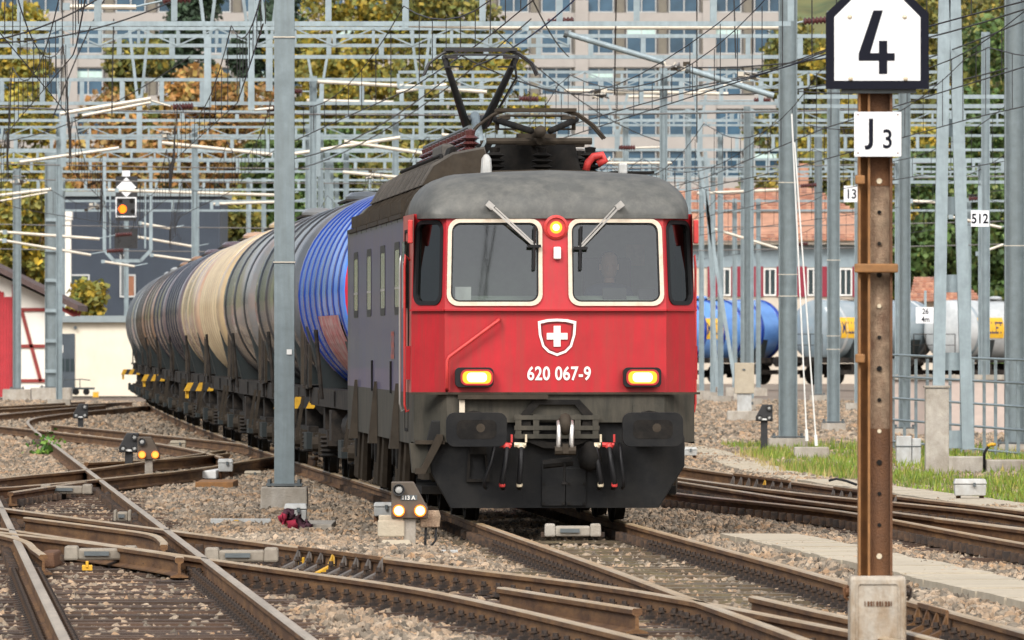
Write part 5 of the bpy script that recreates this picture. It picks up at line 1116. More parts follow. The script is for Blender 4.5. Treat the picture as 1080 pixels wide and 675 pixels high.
# loose registration tubes of farther tracks
TUBES = [(66, 7, 143.5, 7.5, 190, .05, 'horizontal white tube at the very top left'), (420.7, 26, 551.5, 29.5, 205, .05, 'long white tube above the raised pantograph'), (540, 29, 821, 29, 200, .045, 'very long pale tube along the top right'),
         (114, 200.5, 300, 206, 350, .055, 'white tube passing in front of the amber signal'), (225, 215, 310, 212.5, 350, .05, 'white tube right of the amber signal'), (0, 244.5, 105, 252, 320, .05, 'upper white tube above the half-timbered barn'),
         (0, 253, 96, 269, 320, .045, 'sloping white tube above the half-timbered barn'), (146, 235, 180, 241, 380, .05, 'short white tube just right of the amber signal'), (140.6, 249, 206, 260.5, 380, .05, 'white tube right of the dark lower signal board'),
         (158, 268.7, 203, 275, 390, .05, 'low white tube above the farthest tank wagons'), (107, 275.5, 142, 281, 390, .05, 'short white tube below the signal bracket'), (748, 240, 820, 262, 340, .05, 'white tube crossing the red tiled roof'),
         (735, 204, 828, 200, 330, .05, 'white tube above the red tiled roof'), (1000, 228, 1056, 240, 300, .045, 'white tube below the number 512 plate'), (958, 212, 1004, 214, 300, .045, 'white tube left of the number 512 plate'), (1030, 268, 1058, 258, 310, .04, 'short sloping white tube behind the right-edge mast')]
for x0, y0, x1, y1, D, r, lab in TUBES:
    a, b = at(x0, y0, D), at(x1, y1, D); T = thing('registration_arm', lab, 'catenary arm', tuple(a), 0, 'white registration tubes')
    MB().cyl((0, 0, 0), b - a, r, r, 8).build('tube', 'tube_pale', T, smooth=40)
    MB().cyl((b - a) * .97, (b - a) + Vector((.5, 0, .12)), .02, .02, 6).build('rod', 'steel_galv', T)
    MB().box((b - a) * .05, (.14, .12, .14)).build('clamp', 'steel_galv', T)
    if x0 < 100 or x0 > 230: insul((b - a) + Vector((.5, 0, .12)), (b - a) + Vector((1.05, 0, .16)), T, .08)
for x0, y0, x1, y1, D, lab in ((596, 35, 701.5, 66, 178, 'thick grey diagonal tube at upper right of the pantograph'), (724, 72.6, 816, 101, 172, 'thick grey diagonal tube ending at the tall verge mast')):
    a, b = at(x0, y0, D), at(x1, y1, D); T = thing('cantilever_tube', lab, 'catenary arm', tuple(a)); MB().cyl((0, 0, 0), b - a, .055, .055, 10).build('tube', 'steel_galv', T, smooth=40)
    MB().cyl((b - a) * -.01, (b - a) * .03, .08, .08, 10).build('clamp', 'steel_dark', T)
# tangled clamps where arms meet wires
def knot(label, px, py, D, w, seed):
    q = random.Random(seed); o = at(px, py, D); T = thing('catenary_fitting', label, 'fitting', tuple(o), 0, 'tangled catenary fittings'); k = D / F
    for i in range(5): MB().tube([(q.uniform(-w, w) * k, q.uniform(-.2, .2), q.uniform(-5, 5) * k) for _ in range(3)], .02, 5).build('clamp', 'tube_pale' if i % 2 else 'wire_pale', T)
    for i in range(3): MB().box((q.uniform(-w, w) * k, 0, q.uniform(-4, 4) * k), (.12, .1, .08)).build('bracket', 'under_brown' if i else 'tube_pale', T)
for i, (px, py, D, w, lab) in enumerate(((709, 70, 176, 16, 'pale tangled fitting between the two thick grey tubes'), (632, 99, 190, 12, 'pale tangled fitting above the loco roof'), (789, 80, 176, 12, 'pale tangled fitting left of the tall verge mast'), (176, 142, 300, 10, 'pale tangled fitting left of the grey mast'), (100, 218, 330, 10, 'pale round fitting left of the amber signal'), (20, 190, 320, 8, 'pale tangled fitting at the far left edge'), (640, 170, 300, 12, 'rusty fitting just above the loco roof at right'), (395, 185, 300, 10, 'pale fitting left of the loco roof insulators'))): knot(lab, px, py, D, w, i)

# wires along the tracks: contact wire, messenger wire, droppers
DROP = MB().cyl((0, 0, 0), (0, 0, 1), .006, .006, 4, caps=False).mesh('dropper', 'wire_dark')
def overhead(label, centre, D0, D1, hc=5.35, hm=6.5, ph=0.0, group='contact lines over the tracks'):
    c = catmull(centre, 2.0); T = thing('overhead_line', label, 'overhead line', (0, 0, 0), 0, None)
    def X(D): return onl(c, D)
    span = 46.0; Ds = np.arange(D0, D1, 4.0); cw, mw_ = [], []
    for D in Ds:
        t = ((D + ph) % span) / span; i = int((D + ph) // span); zig = (.22 if i % 2 else -.22) * (1 - 2 * t)
        sag = 4 * t * (1 - t); cw.append((X(D) + zig, D, hc)); mw_.append((X(D) + zig * .6, D, hm - .75 * sag))
        if t > .03:
            link('dropper', DROP, T, (X(D) + zig * .8, D, hc)).scale = (1, 1, hm - .75 * sag - hc)
    MB().tube(cw, .009, 4).build('contact_wire', 'wire_dark', T); MB().tube(mw_, .009, 4).build('messenger_wire', 'wire_dark', T)
overhead('overhead line above the locomotive and its tank wagons', A_C, 70, 385)
overhead('overhead line above the bright left track', L_C, 66, 296, ph=17)
overhead('overhead line above the right-hand turnout track', M2_C, 95, 265, ph=9)
def par(off, k=-.0525, c=.4): return [(c + k * (D - 100.5) + off, D) for D in (60, 120, 180, 240, 300, 360, 430)]
for off, kk, lab in ((-9.5, -.06, 'overhead line far left above the barn'), (9.5, -.045, 'overhead line right of the tall verge mast'), (13.5, -.05, 'overhead line crossing the tiled roof at right'), (18, -.055, 'overhead line near the number 512 plate'), (-5.6, -.035, 'overhead line between left track and train'), (4.2, -.05, 'overhead line just right of the locomotive'), (6.8, -.03, 'overhead line left of the tall verge mast'), (23, -.05, 'overhead line at the far right edge'), (-13.5, -.05, 'overhead line beyond the left edge of the barn'), (-2.6, -.045, 'overhead line directly left of the locomotive')):
    overhead(lab, par(off, kk), 110, 425, ph=off * 3)
# loose feeder wires and diagonal spans
def span_wire(label, p, sag=.3, r=.013, m='wire_dark', group='loose feeder wires'):
    pts = []
    a, b = at(*p[0]), at(*p[1])
    for i in range(13): t = i / 12; q = a.lerp(b, t); q.z -= sag * 4 * t * (1 - t); pts.append(q)
    tag(MB().tube(pts, r, 4).build('feeder_wire', m), label, 'wire', group)
for p, sg_, lab in ((((0, 41, 150), (120, -12, 150)), .1, 'dark wire cutting the upper left corner'), (((0, 45, 170), (180, 2, 170)), .15, 'second dark wire below the upper left corner'), (((112, -4, 190), (56, 124, 190)), -.12, 'black jumper falling from the top left tube'), (((120, 20, 200), (118, 122, 200)), -.2, 'black vertical jumper near the upper left'),
                    (((305, 168, 230), (470, 84, 160)), .25, 'dark wire climbing towards the raised pantograph'), (((305, 180, 260), (560, 20, 150)), .4, 'dark wire passing behind the raised pantograph'), (((500, 70, 140), (610, -4, 120)), .1, 'dark diagonal wire above the cab roof'), (((480, 55, 150), (640, 100, 190)), .2, 'dark wire falling right from the pantograph'),
                    (((520, 30, 170), (700, 150, 260)), .3, 'dark wire behind the thick grey tubes'), (((640, 95, 210), (900, 40, 170)), .3, 'dark wire rising right to the sign post'), (((700, 70, 190), (1080, 10, 150)), .3, 'dark wire across the upper right trees'), (((760, 100, 200), (1080, 22, 160)), .3, 'lower dark wire across the upper right trees'),
                    (((840, 96, 210), (1062, 72, 180)), .2, 'thin wire ending at the right-edge mast'), (((560, -4, 140), (600, 60, 190)), .1, 'dark wire at the top right of the pantograph'), (((0, 150, 260), (200, 60, 200)), .3, 'thin wire behind the left drop posts'), (((735, 150, 240), (735, -5, 200)), .0, 'vertical dark feeder right of the loco'), (((648, 100, 200), (650, -5, 180)), .0, 'vertical dark feeder above the loco cab'), (((776, 62, 190), (774, -6, 190)), .0, 'vertical black feeder left of the tall verge mast')):
    span_wire(lab, p, sg_)
# low horizontal cross-span wires behind the locomotive (pale)
for i, (y0, y1, D) in enumerate(((236, 232, 360), (262, 256, 370), (188, 184, 350), (172, 168, 310), (112, 108, 230))):
    span_wire('thin pale cross-span wire ' + ('level with the amber signal head and number 512 plate', 'level with the station eaves at right', 'level with the white diamond board', 'just above the locomotive roof dome', 'level with the knee of the raised pantograph')[i], ((-30, y0, D), (1110, y1, D)), .25, .02, 'wire_pale')

# main signal hung at left
SD_ = 355; o = at(132, 272, SD_); k_ = SD_ / F
SG = thing('main_signal', 'suspended main signal with lit amber lamp and white diamond board', 'signal', tuple(o))
def rc(x0, x1, y0, y1): return ((x0 - 132) * k_, (x1 - 132) * k_, (272 - y1) * k_, (272 - y0) * k_)
a = rc(122, 145, 186, 209); MB().bb(a[0], a[1], -.05, .05, a[2], a[3]).build('diamond_board', 'paint_black', SG)
cx_, cz_ = (133.3 - 132) * k_, (272 - 197.5) * k_; r_ = 10.5 * k_; MB().prism([(cx_ - r_, cz_), (cx_, cz_ - r_), (cx_ + r_, cz_), (cx_, cz_ + r_)], -.06, -.052).build('diamond', 'sign_white', SG)
a = rc(122, 144, 208, 229); hb = MB().bb(a[0], a[1], -.10, .15, a[2], a[3]).build('signal_head', 'paint_black', SG)
MB().ring([(a[0], a[2]), (a[1], a[2]), (a[1], a[3]), (a[0], a[3])], [(a[0] + .04, a[2] + .04), (a[1] - .04, a[2] + .04), (a[1] - .04, a[3] - .04), (a[0] + .04, a[3] - .04)], -.12, -.101).build('rim', 'sign_white', hb)
MB().lathe([(0, -.13), (.11, -.125), (.15, -.105)], 'y', ((129.3 - 132) * k_, 0, (272 - 220.5) * k_), 14).build('amber_lamp', 'signal_amber', hb, smooth=True)
for x, y in ((127, 212), (139, 212), (140, 223)): MB().lathe([(0, -.12), (.07, -.115), (.08, -.102)], 'y', ((x - 132) * k_, 0, (272 - y) * k_), 12).build('dark_lamp', 'under_dark', hb)
a = rc(121, 145, 241, 262); MB().bb(a[0], a[1], -.10, .15, a[2], a[3]).build('lower_head', 'paint_black', SG); a = rc(122, 144, 229, 233); MB().bb(a[0], a[1], -.1, .1, a[2], a[3]).build('hood', 'paint_black', SG)
a = rc(129, 137, 180, 186); MB().bb(a[0], a[1], -.02, 0, a[2], a[3]).build('number_plate', 'sign_white', SG)
for p in (((110, 165), (110, 264), (120, 275), (148, 275), (159, 264), (159, 165)), ((116, 190), (116, 262)), ((153, 190), (153, 262))):
    for u_, v_ in zip(p, p[1:]): MB().beam(((u_[0] - 132) * k_, .1, (272 - u_[1]) * k_), ((v_[0] - 132) * k_, .1, (272 - v_[1]) * k_), .12 if len(p) > 2 else .06, .1, up=(0, 1, 0)).build('bracket', 'steel_galv', SG)
# number plates
def plate(txt, px0, px1, py0, py1, D, lab, h):
    x0, x1, z0, z1 = sgn(px0, px1, py0, py1, D); T = thing('number_plate', lab, 'sign', ((x0 + x1) / 2, D, z0)); MB().bb((x0 - x1) / 2, (x1 - x0) / 2, -.02, .02, 0, z1 - z0).build('plate', 'sign_white', T)
    for i, t in enumerate(txt.split('\n')):
        tm = text_mb(t, h * D / F, .02, .85); n = len(txt.split('\n')); tm.v = [(a, b - .021, c + (z1 - z0) * (1 - (i + .5) / n)) for a, b, c in tm.v]; tm.build('lettering', 'sign_black', T)
    MB().bb(-.03, .03, .02, .06, (z1 - z0) * .3, (z1 - z0) + .4).build('hanger', 'steel_galv', T)
plate('512', 1024, 1043, 222, 239, 160, 'white number plate reading 512 at right', 10.5)
plate('13', 890, 907, 196, 213, 268, 'white number plate reading 13 beside the rusty post', 10.5)
plate('26\n4m', 966, 986, 324, 341, 240, 'white plate reading 26 over 4m behind the pillar', 6)

# ------------------------------------------------------------------ railing, buildings, trees
T = thing('railing', 'light grey steel railing in front of the pale wall at right', 'railing', (at(940, HY, 172).x, 172, -.2))
o = Vector(T.location); RD = [(930, 186), (1062, 172)]
def rl(t): px, D = lerp(RD[0][0], RD[1][0], t), lerp(RD[0][1], RD[1][1], t); return at(px, HY, D).x - o.x, D - o.y
for z in (.18, .58, .98, 1.38, 1.78):
    a, b = rl(-.05), rl(1.4); MB().tube([(a[0], a[1], z + .05), (b[0], b[1], z - .05)], .024, 6).build('rail', 'steel_galv', T)
for i in range(16):
    a = rl(i / 11.0); MB().bb(a[0] - .028, a[0] + .028, a[1] - .03, a[1] + .03, 0, 1.75).build('post', 'steel_mast', T)
mat('wall_pink', (0.50, 0.41, 0.36), .9, var=.12, vscale=1.5, bump=.2, bscale=12, dirt=(.36, .3, .26), damt=.5, dscale=(1, 1, 2))
wl_ = at(925, HY, 215); T = thing('ramp_wall', 'long pale pinkish wall behind the grey railing', 'wall', (wl_.x, 215, -.2))
MB().bb(0, 5.5, 0, .4, 0, 1.25).build('wall', 'wall_pink', T); MB().bb(-.05, 5.55, -.06, .46, 1.253, 1.36).build('coping', 'concrete', T)
# office building far behind everything
mat('facade', (0.27, 0.26, 0.25), .85, var=.08, vscale=.6, dirt=(.38, .32, .28), damt=.4, dscale=(.4, .4, .15)); mat('facade_band', (0.35, 0.325, 0.30), .85, var=.08, vscale=.6)
mat('taupe', (0.155, 0.14, 0.11), .7, var=.15); mat('window_frame', (0.42, 0.43, 0.42), .5, var=.1); mat('blind', (0.45, 0.60, 0.56), .6, var=.1)
mat('office_glass', (0.045, 0.095, 0.145), .12, .0, var=.35, vscale=.25, rand=.3, spec=.8)
BD = 760; k_ = BD / F
ob = at(-60, HY, BD); OB = thing('office_building', 'long office block with beige bands and bluish window rows behind the yard', 'building', (ob.x, BD, -.3))
x_end = at(838, HY, BD).x - ob.x; zf = 3.16; nb = 20; bayw = x_end / nb; nfl = 9
MB().bb(0, x_end, .35, 18, 0, nfl * zf + 1).build('core', 'facade', OB)
zoff = at(0, 57, BD).z + .3 - 5 * zf
def fz(i): return zoff + i * zf
for i in range(-1, nfl): MB().bb(0, x_end, 0, .40, fz(i) - 1.0, fz(i)).build('spandrel', 'facade_band', OB)
for b_i in range(0, nb + 1, 3): MB().bb(b_i * bayw - .5, b_i * bayw + .5, -.12, .40, 0, nfl * zf).build('pier', 'facade_band', OB)
WF = MB().ring([(.06, .02), (bayw - .9, .02), (bayw - .9, zf - 1.02), (.06, zf - 1.02)], [(.14, .10), (bayw - .98, .10), (bayw - .98, zf - 1.10), (.14, zf - 1.10)], .18, .30).bb(bayw / 2 - .45, bayw / 2 - .37, .19, .29, .10, zf - 1.10).mesh('window', 'window_frame')
WP = MB().add([(.1, .27, .06), (bayw - .94, .27, .06), (bayw - .94, .27, zf - 1.06), (.1, .27, zf - 1.06)], [(0, 1, 2, 3)]).mesh('pane', 'office_glass')
WB = MB().bb(.14, bayw - .98, .20, .25, zf - 1.8, zf - 1.3).mesh('blind', 'blind'); TP = MB().bb(bayw - .72, bayw - .12, .05, .33, .03, zf - 1.03).mesh('shutter', 'taupe')
for i in range(2, nfl):
    for j in range(nb):
        w = link('window', WF, OB, (j * bayw + .1, 0, fz(i))); link('pane', WP, w)
        if rnd.random() < .22: link('blind', WB, w)
        link('shutter', TP, OB, (j * bayw + .1, 0, fz(i)))
# corrugated dark blue hall, white house, chimney wall, half-timbered barn at left
mat('hall_blue', (0.050, 0.066, 0.092), .55, var=.1, vscale=1, dirt=(.065, .08, .10), damt=.4, dscale=(1, 1, .2)); mat('plaster', (0.72, 0.66, 0.54), .9, var=.07, vscale=1, dirt=(.55, .49, .39), damt=.4, dscale=(1, 1, .5)); mat('plaster_white', (0.76, 0.73, 0.66), .9, var=.06, vscale=1)
mat('timber_red', (0.23, 0.035, 0.03), .8, var=.2, vscale=2); mat('plank_red', (0.36, 0.022, 0.03), .7, var=.15, vscale=2, rand=.12); mat('roof_dark', (0.085, 0.055, 0.05), .8, var=.25, vscale=2); mat('roof_grey', (0.23, 0.27, 0.28), .7, var=.1); mat('door_dark', (0.055, 0.07, 0.085), .5, var=.2); mat('door_brown', (0.24, 0.10, 0.05), .6, var=.2); mat('glass_dark', (0.03, 0.045, 0.05), .1, spec=.8)
def building_frame(D): k = D / F; return k, (lambda px: (px - CX) * k), (lambda py: H - (py - HY) * k)
D = 500; k, xx, zz = building_frame(D); BH = thing('corrugated_hall', 'dark blue corrugated hall with flat roof behind the white house', 'building', (xx(68), D, -.3))
w_ = xx(232) - xx(68); h_ = zz(207) + .3
mb = MB(); n = 74
for i in range(n): a = w_ * i / n; p = w_ / n; mb.bb(a, a + p * .55, -.06, .0, 0, h_)
mb.build('corrugation', 'hall_blue', BH); MB().bb(0, w_, .002, 14, 0, h_ - .02).build('wall', 'hall_blue', BH); MB().bb(-.2, w_ + .2, -.25, 14, h_, h_ + .25).build('roof', 'roof_grey', BH)
for x0, x1, y0, y1, m in ((75, 93, 291, 312, 'glass_dark'), (135, 141.5, 291, 312, 'door_brown'), (128, 132, 270, 312, 'steel_dark')):
    w = MB().bb(xx(x0) - xx(68), xx(x1) - xx(68), -.12, -.07, zz(y1) + .3, zz(y0) + .3).build('window' if m == 'glass_dark' else 'door', m, BH)
    a_, b_, c_, d_ = xx(x0) - xx(68), xx(x1) - xx(68), zz(y1) + .3, zz(y0) + .3
    MB().ring([(a_ - .08, c_ - .08), (b_ + .08, c_ - .08), (b_ + .08, d_ + .08), (a_ - .08, d_ + .08)], [(a_, c_), (b_, c_), (b_, d_), (a_, d_)], -.14, -.06).build('frame', 'window_frame', w)
D = 470; k, xx, zz = building_frame(D); T = thing('chimney_tower', 'narrow white plastered tower beside the dark blue hall', 'building', (xx(59), D, -.3)); MB().bb(0, xx(74.5) - xx(59), 0, 1.0, 0, zz(232) + .3).build('shaft', 'plaster_white', T); MB().bb(-.06, xx(74.5) - xx(59) + .06, -.06, 1.06, zz(232) + .303, zz(222) + .3).build('cap', 'plaster_white', T)
D = 400; k, xx, zz = building_frame(D); WH = thing('white_house', 'low white house with flat grey roof and dark door', 'building', (xx(56), D, -.25))
w_ = xx(190) - xx(56); MB().bb(0, w_, 0, 8, 0, zz(340) + .25).build('wall', 'plaster', WH); MB().bb(-.15, w_, -.25, 8.2, zz(340) + .253, zz(333) + .25).build('roof', 'roof_grey', WH)
dx = xx(62) - xx(56); dr = MB().bb(dx, xx(79) - xx(56), -.04, .02, .1, zz(352) + .25).build('door', 'door_dark', WH)
for i in range(3): MB().bb(dx + .08 + i * .2, dx + .22 + i * .2, -.06, -.041, 1.0, 1.5).build('pane', 'glass_dark', dr)
MB().bb(dx - .05, dx + .18, -.07, -.042, 1.75, 2.05).build('notice', 'paint_white', WH); MB().cyl((.9, -.15, 2.75), (.9, 0, 2.75), .07, .07, 8).build('lamp', 'steel_dark', WH)
D = 385; k, xx, zz = building_frame(D); BN = thing('timber_barn', 'half-timbered barn with white infill and red plank gable', 'building', (xx(-60), D, -.25)); X0 = xx(-60)
X = lambda px: xx(px) - X0
Z = lambda py: zz(py) + .25
MB().prism([(X(-60), 0), (X(57), 0), (X(57), Z(318)), (X(-60), Z(262))], 0, 7).build('wall', 'plaster_white', BN)
for i in range(24):
    a, b = X(-60 + i * 3.05), X(-60 + i * 3.05 + 2.85); t_ = Z(313 if i > 20 else 308 - (20 - i) * 1.1)
    MB().bb(a, b, -.06, -.004, .05, t_).build('plank', 'plank_red', BN)
for p, q in (((14.5, 412), (14.5, 300)), ((21, 326.5), (57, 326.5)), ((18, 365), (57, 365)), ((21, 401.5), (57, 401.5)), ((23, 328), (43, 402)), ((54, 412), (54, 318))):
    MB().beam((X(p[0]), -.03, Z(p[1])), (X(q[0]), -.03, Z(q[1])), .06, .13, up=(0, 1, 0)).build('timber', 'timber_red', BN) if False else MB().beam((X(p[0]), -.03, Z(p[1])), (X(q[0]), -.03, Z(q[1])), .13, .06, up=(0, 1, 0)).build('timber', 'timber_red', BN)
MB().add([(X(-60), -.9, Z(252)), (X(83), -.9, Z(322)), (X(83), 8, Z(322)), (X(-60), 8, Z(252)), (X(-60), -.9, Z(258)), (X(83), -.9, Z(328)), (X(83), 8, Z(328)), (X(-60), 8, Z(258))], [(0, 1, 2, 3), (7, 6, 5, 4), (0, 4, 5, 1), (1, 5, 6, 2), (2, 6, 7, 3), (3, 7, 4, 0)]).build('roof', 'roof_dark', BN)
for i in range(6): MB().beam((X(60 + i * 4), -.5 + i * .9, Z(323 + i)), (X(78), -.5 + i * .9, Z(333)), .08, .1).build('rafter', 'timber_red', BN)
# luggage trolley and yellow box in front of the white house
D = 388; o = at(82, 409, D); T = thing('platform_trolley', 'dark flat platform trolley parked before the white house', 'trolley', (o.x, D, -.15)); MB().bb(-.65, .65, -.4, .4, .22, .30).build('deck', 'steel_dark', T)
for x in (-.45, -.05, .35): MB().cyl((x, -.45, .13), (x, -.38, .13), .13, .13, 12).build('wheel', 'rubber', T)
MB().tube([(-.62, -.35, .3), (-.62, -.35, .85), (-.62, .35, .85), (-.62, .35, .3)], .025, 6).tube([(-.62, -.35, .6), (.2, -.35, .62), (.5, -.35, .58)], .02, 6).tube([(.1, -.35, .3), (.1, -.35, .62)], .02, 6).build('rail', 'steel_dark', T)
D = 380; o = at(101, 414, D); tag(MB().box((0, 0, .09), (.22, .2, .18)).box((0, 0, .2), (.24, .22, .03)).build('grit_box', 'yellow', None, loc=(o.x, D, -.2), bevel=.02), 'small yellow box on the ground before the white house', 'box')
for px, D, w, top, lab in ((18, 350, .28, 8.2, 'grey mast in front of the half-timbered barn'), (54, 362, .45, 9, 'double grey mast between the barn and the white house')):
    py = HY + (H + .2) * F / D; T = mast(lab, px, py, w, top, 1.0 if w < .4 else 1.5, .45, d=.25)
    if w > .4:
        for i in range(6): MB().bb(-.2, .2, -.14, -.126, 1.0 + i * 1.1, 1.12 + i * 1.1).build('batten', 'steel_galv', T)
# station building with red tiled roof at right
mat('tile', (0.36, 0.17, 0.10), .85, var=.25, vscale=1.5, rand=.0, island=[(0.37, 0.165, 0.10), (0.29, 0.13, 0.085), (0.44, 0.24, 0.155), (0.24, 0.12, 0.09)]); mat('wall_bluegrey', (0.24, 0.30, 0.33), .85, var=.1); mat('wall_cream', (0.52, 0.46, 0.38), .85, var=.1); mat('shutter_red', (0.22, 0.014, 0.032), .6, var=.12)
def tiles(parent, x0, x1, zlo, zhi, ylo, yhi, rows, cols, hip0=0.0, hip1=0.0):
    mb = MB()
    for r in range(rows):
        t0, t1 = r / rows, (r + 1) / rows; a, b = x0 + hip0 * t0, x1 - hip1 * t0; n = max(2, int(cols * (b - a) / (x1 - x0)))
        for c_ in range(n):
            u0, u1 = a + (b - a) * c_ / n, a + (b - a) * (c_ + .94) / n; z0, z1 = lerp(zlo, zhi, t0), lerp(zlo, zhi, t1); y0, y1 = lerp(ylo, yhi, t0), lerp(ylo, yhi, t1); e = rnd.uniform(0, .03)
            mb.add([(u0, y0 - .09, z0 + .07 + e), (u1, y0 - .09, z0 + .07 + e), (u1, y1, z1 + .02), (u0, y1, z1 + .02), (u0, y0 - .09, z0 - .02), (u1, y0 - .09, z0 - .02)], [(0, 1, 2, 3), (4, 5, 1, 0)])
    o = mb.build('tiles', 'tile', parent); o['kind'] = 'stuff'; return o
D = 540; k, xx, zz = building_frame(D); SB = thing('station_building', 'old building with red tiled roof and red window shutters at right', 'building', (xx(690), D, -.3)); X0 = xx(690)
X = lambda px: xx(px) - X0
Z = lambda py: zz(py) + .3
MB().bb(0, X(905), 0, 12, 0, Z(282)).build('wall', 'wall_cream', SB); MB().bb(-.02, X(905) + .02, -.05, 12, Z(282) + .002, Z(258)).build('upper_wall', 'wall_bluegrey', SB); MB().bb(-.3, X(905) + .3, -.7, .2, Z(258) + .003, Z(254.5)).build('eaves', 'wall_cream', SB)
r1_ = MB().add([(-.5, -.8, Z(254)), (X(905) + .5, -.8, Z(254)), (X(905) + .5, 6, Z(228) + .5), (-.5, 6, Z(228) + .5)], [(0, 1, 2, 3)]).build('roof', 'tile', SB); tiles(r1_, -.5, X(905) + .5, Z(254) + .02, Z(226), -.8, 6, 11, 60)
r2_ = MB().add([(-.5, 5.0, Z(222)), (X(905), 5.0, Z(222)), (X(862), 10, Z(196)), (X(700), 10, Z(196))], [(0, 1, 2, 3)]).build('roof', 'tile', SB); tiles(r2_, -.5, X(905), Z(222) + .02, Z(196) + .02, 5.0, 10, 9, 44, .6, X(905) - X(862)); MB().bb(-.5, X(903), 5.05, 9, Z(235), Z(222)).build('dormer_wall', 'wall_cream', SB)
MB().box((X(851), 11, Z(190)), (.8, .8, 2.2)).build('chimney', 'tile', r2_)
for i, px in enumerate((712, 764, 812, 858, 892)):
    x = X(px); w = MB().ring([(x - .34, Z(312)), (x + .34, Z(312)), (x + .34, Z(283)), (x - .34, Z(283))], [(x - .27, Z(310.5)), (x + .27, Z(310.5)), (x + .27, Z(284.5)), (x - .27, Z(284.5))], -.09, -.02).bb(x - .03, x + .03, -.08, -.03, Z(310), Z(285)).build('window', 'paint_white', SB)
    MB().bb(x - .30, x + .30, -.03, -.012, Z(311), Z(284)).build('pane', 'glass_dark', w)
    for sg in (-1, 1): MB().bb(x + sg * .64 - .27, x + sg * .64 + .27, -.1, -.01, Z(313), Z(281)).build('shutter', 'shutter_red', w)
D = 500; k, xx, zz = building_frame(D); T = thing('small_shed', 'low shed with red tiled roof behind the grey tank wagons', 'building', (xx(965), D, -.3)); X0 = xx(965); MB().bb(0, X(1030), 0, 5, 0, Z(316)).build('wall', 'wall_cream', T); r = MB().add([(-.3, -.5, Z(318)), (X(1036), -.5, Z(318)), (X(1012), 3, Z(292)), (X(970), 3, Z(292))], [(0, 1, 2, 3)]).build('roof', 'tile', T); tiles(r, -.3, X(1036), Z(318) + .02, Z(292), -.5, 3, 9, 22, .4, 1.1)

# trees
mat('bark', (0.07, 0.055, 0.04), .9, var=.3, vscale=3)
LEAF = {'green': [(0.045, 0.095, 0.022), (0.07, 0.13, 0.03), (0.10, 0.16, 0.035), (0.035, 0.07, 0.02), (0.17, 0.19, 0.04)],
        'yellow': [(0.36, 0.27, 0.03), (0.18, 0.19, 0.035), (0.48, 0.32, 0.03), (0.10, 0.14, 0.03), (0.30, 0.25, 0.05)],
        'orange': [(0.30, 0.14, 0.04), (0.40, 0.20, 0.05), (0.20, 0.12, 0.045), (0.36, 0.25, 0.06), (0.12, 0.11, 0.04)],
        'mixed': [(0.06, 0.095, 0.025), (0.20, 0.18, 0.035), (0.10, 0.13, 0.03), (0.31, 0.23, 0.035), (0.05, 0.075, 0.025)],
        'pine': [(0.028, 0.055, 0.028), (0.04, 0.075, 0.035), (0.02, 0.04, 0.022), (0.055, 0.085, 0.045)]}
for kk, v in LEAF.items(): mat('leaf_' + kk, (.1, .1, .1), .65, var=.5, vscale=.45, coords='World', island=v)  # noise paints lit and dark clumps into the leaf colour
def tree(label, px, py_top, D, wpx, kind, n=2600, seed=0, leaf=.17, py_b=None, name='tree', cat='tree', trunk=True, squash=1.0):
    q = np.random.default_rng(seed + 100); k = D / F; zt = H - (py_top - HY) * k + .3; zbot = 0 if py_b is None else H - (py_b - HY) * k + .3
    T = thing(name, label, cat, ((px - CX) * k, D, -.3)); W = wpx * k / 2; hgt = zt - zbot
    nb_ = 22; ang = q.uniform(0, 2 * np.pi, nb_); rad = np.sqrt(q.uniform(0, 1, nb_)) * .85; lev = q.uniform(.30 if zbot == 0 else .15, .90, nb_)
    env = np.sin(np.clip(lev, 0.05, 1) * np.pi) ** .6
    bc = np.stack([np.cos(ang) * rad * W * env, np.sin(ang) * rad * W * .7 * env, zbot + lev * hgt], 1); br = q.uniform(.28, .46, nb_) * min(W, hgt * .55) * squash
    if trunk:
        mb = MB(); mb.tube([(0, 0, 0), (q.uniform(-.2, .2), 0, hgt * .3), (q.uniform(-.4, .4), 0, hgt * .75)], [W * .07 + .08, W * .05 + .06, .05], 8)
        for i in range(nb_): s = Vector((0, 0, hgt * q.uniform(.18, .5))); e = Vector(bc[i]); mb.tube([s, s.lerp(e, .55) + Vector((0, 0, .3)), e], [.08, .05, .02], 5)
        mb.build('trunk', 'bark', T, smooth=True)
    w = br ** 2 / (br ** 2).sum(); idx = q.choice(nb_, n, p=w); v = q.normal(size=(n, 3)); v /= np.linalg.norm(v, axis=1)[:, None]
    P = bc[idx] + v * (br[idx] * q.uniform(.45, 1.08, n) ** .6)[:, None] * np.array((1, 1, .85)); P += q.normal(size=(n, 3)) * .12; P[:, 2] = np.maximum(P[:, 2], .15)
    U = q.normal(size=(n, 3)); U /= np.linalg.norm(U, axis=1)[:, None]; V = np.cross(U, q.normal(size=(n, 3))); V /= np.linalg.norm(V, axis=1)[:, None]
    sz = (leaf * q.uniform(.4, 1.0, n) ** 1.5 * 2.0)[:, None]
    quads('crown', P, U * sz, V * sz * .75, 'leaf_' + kind, T); return T
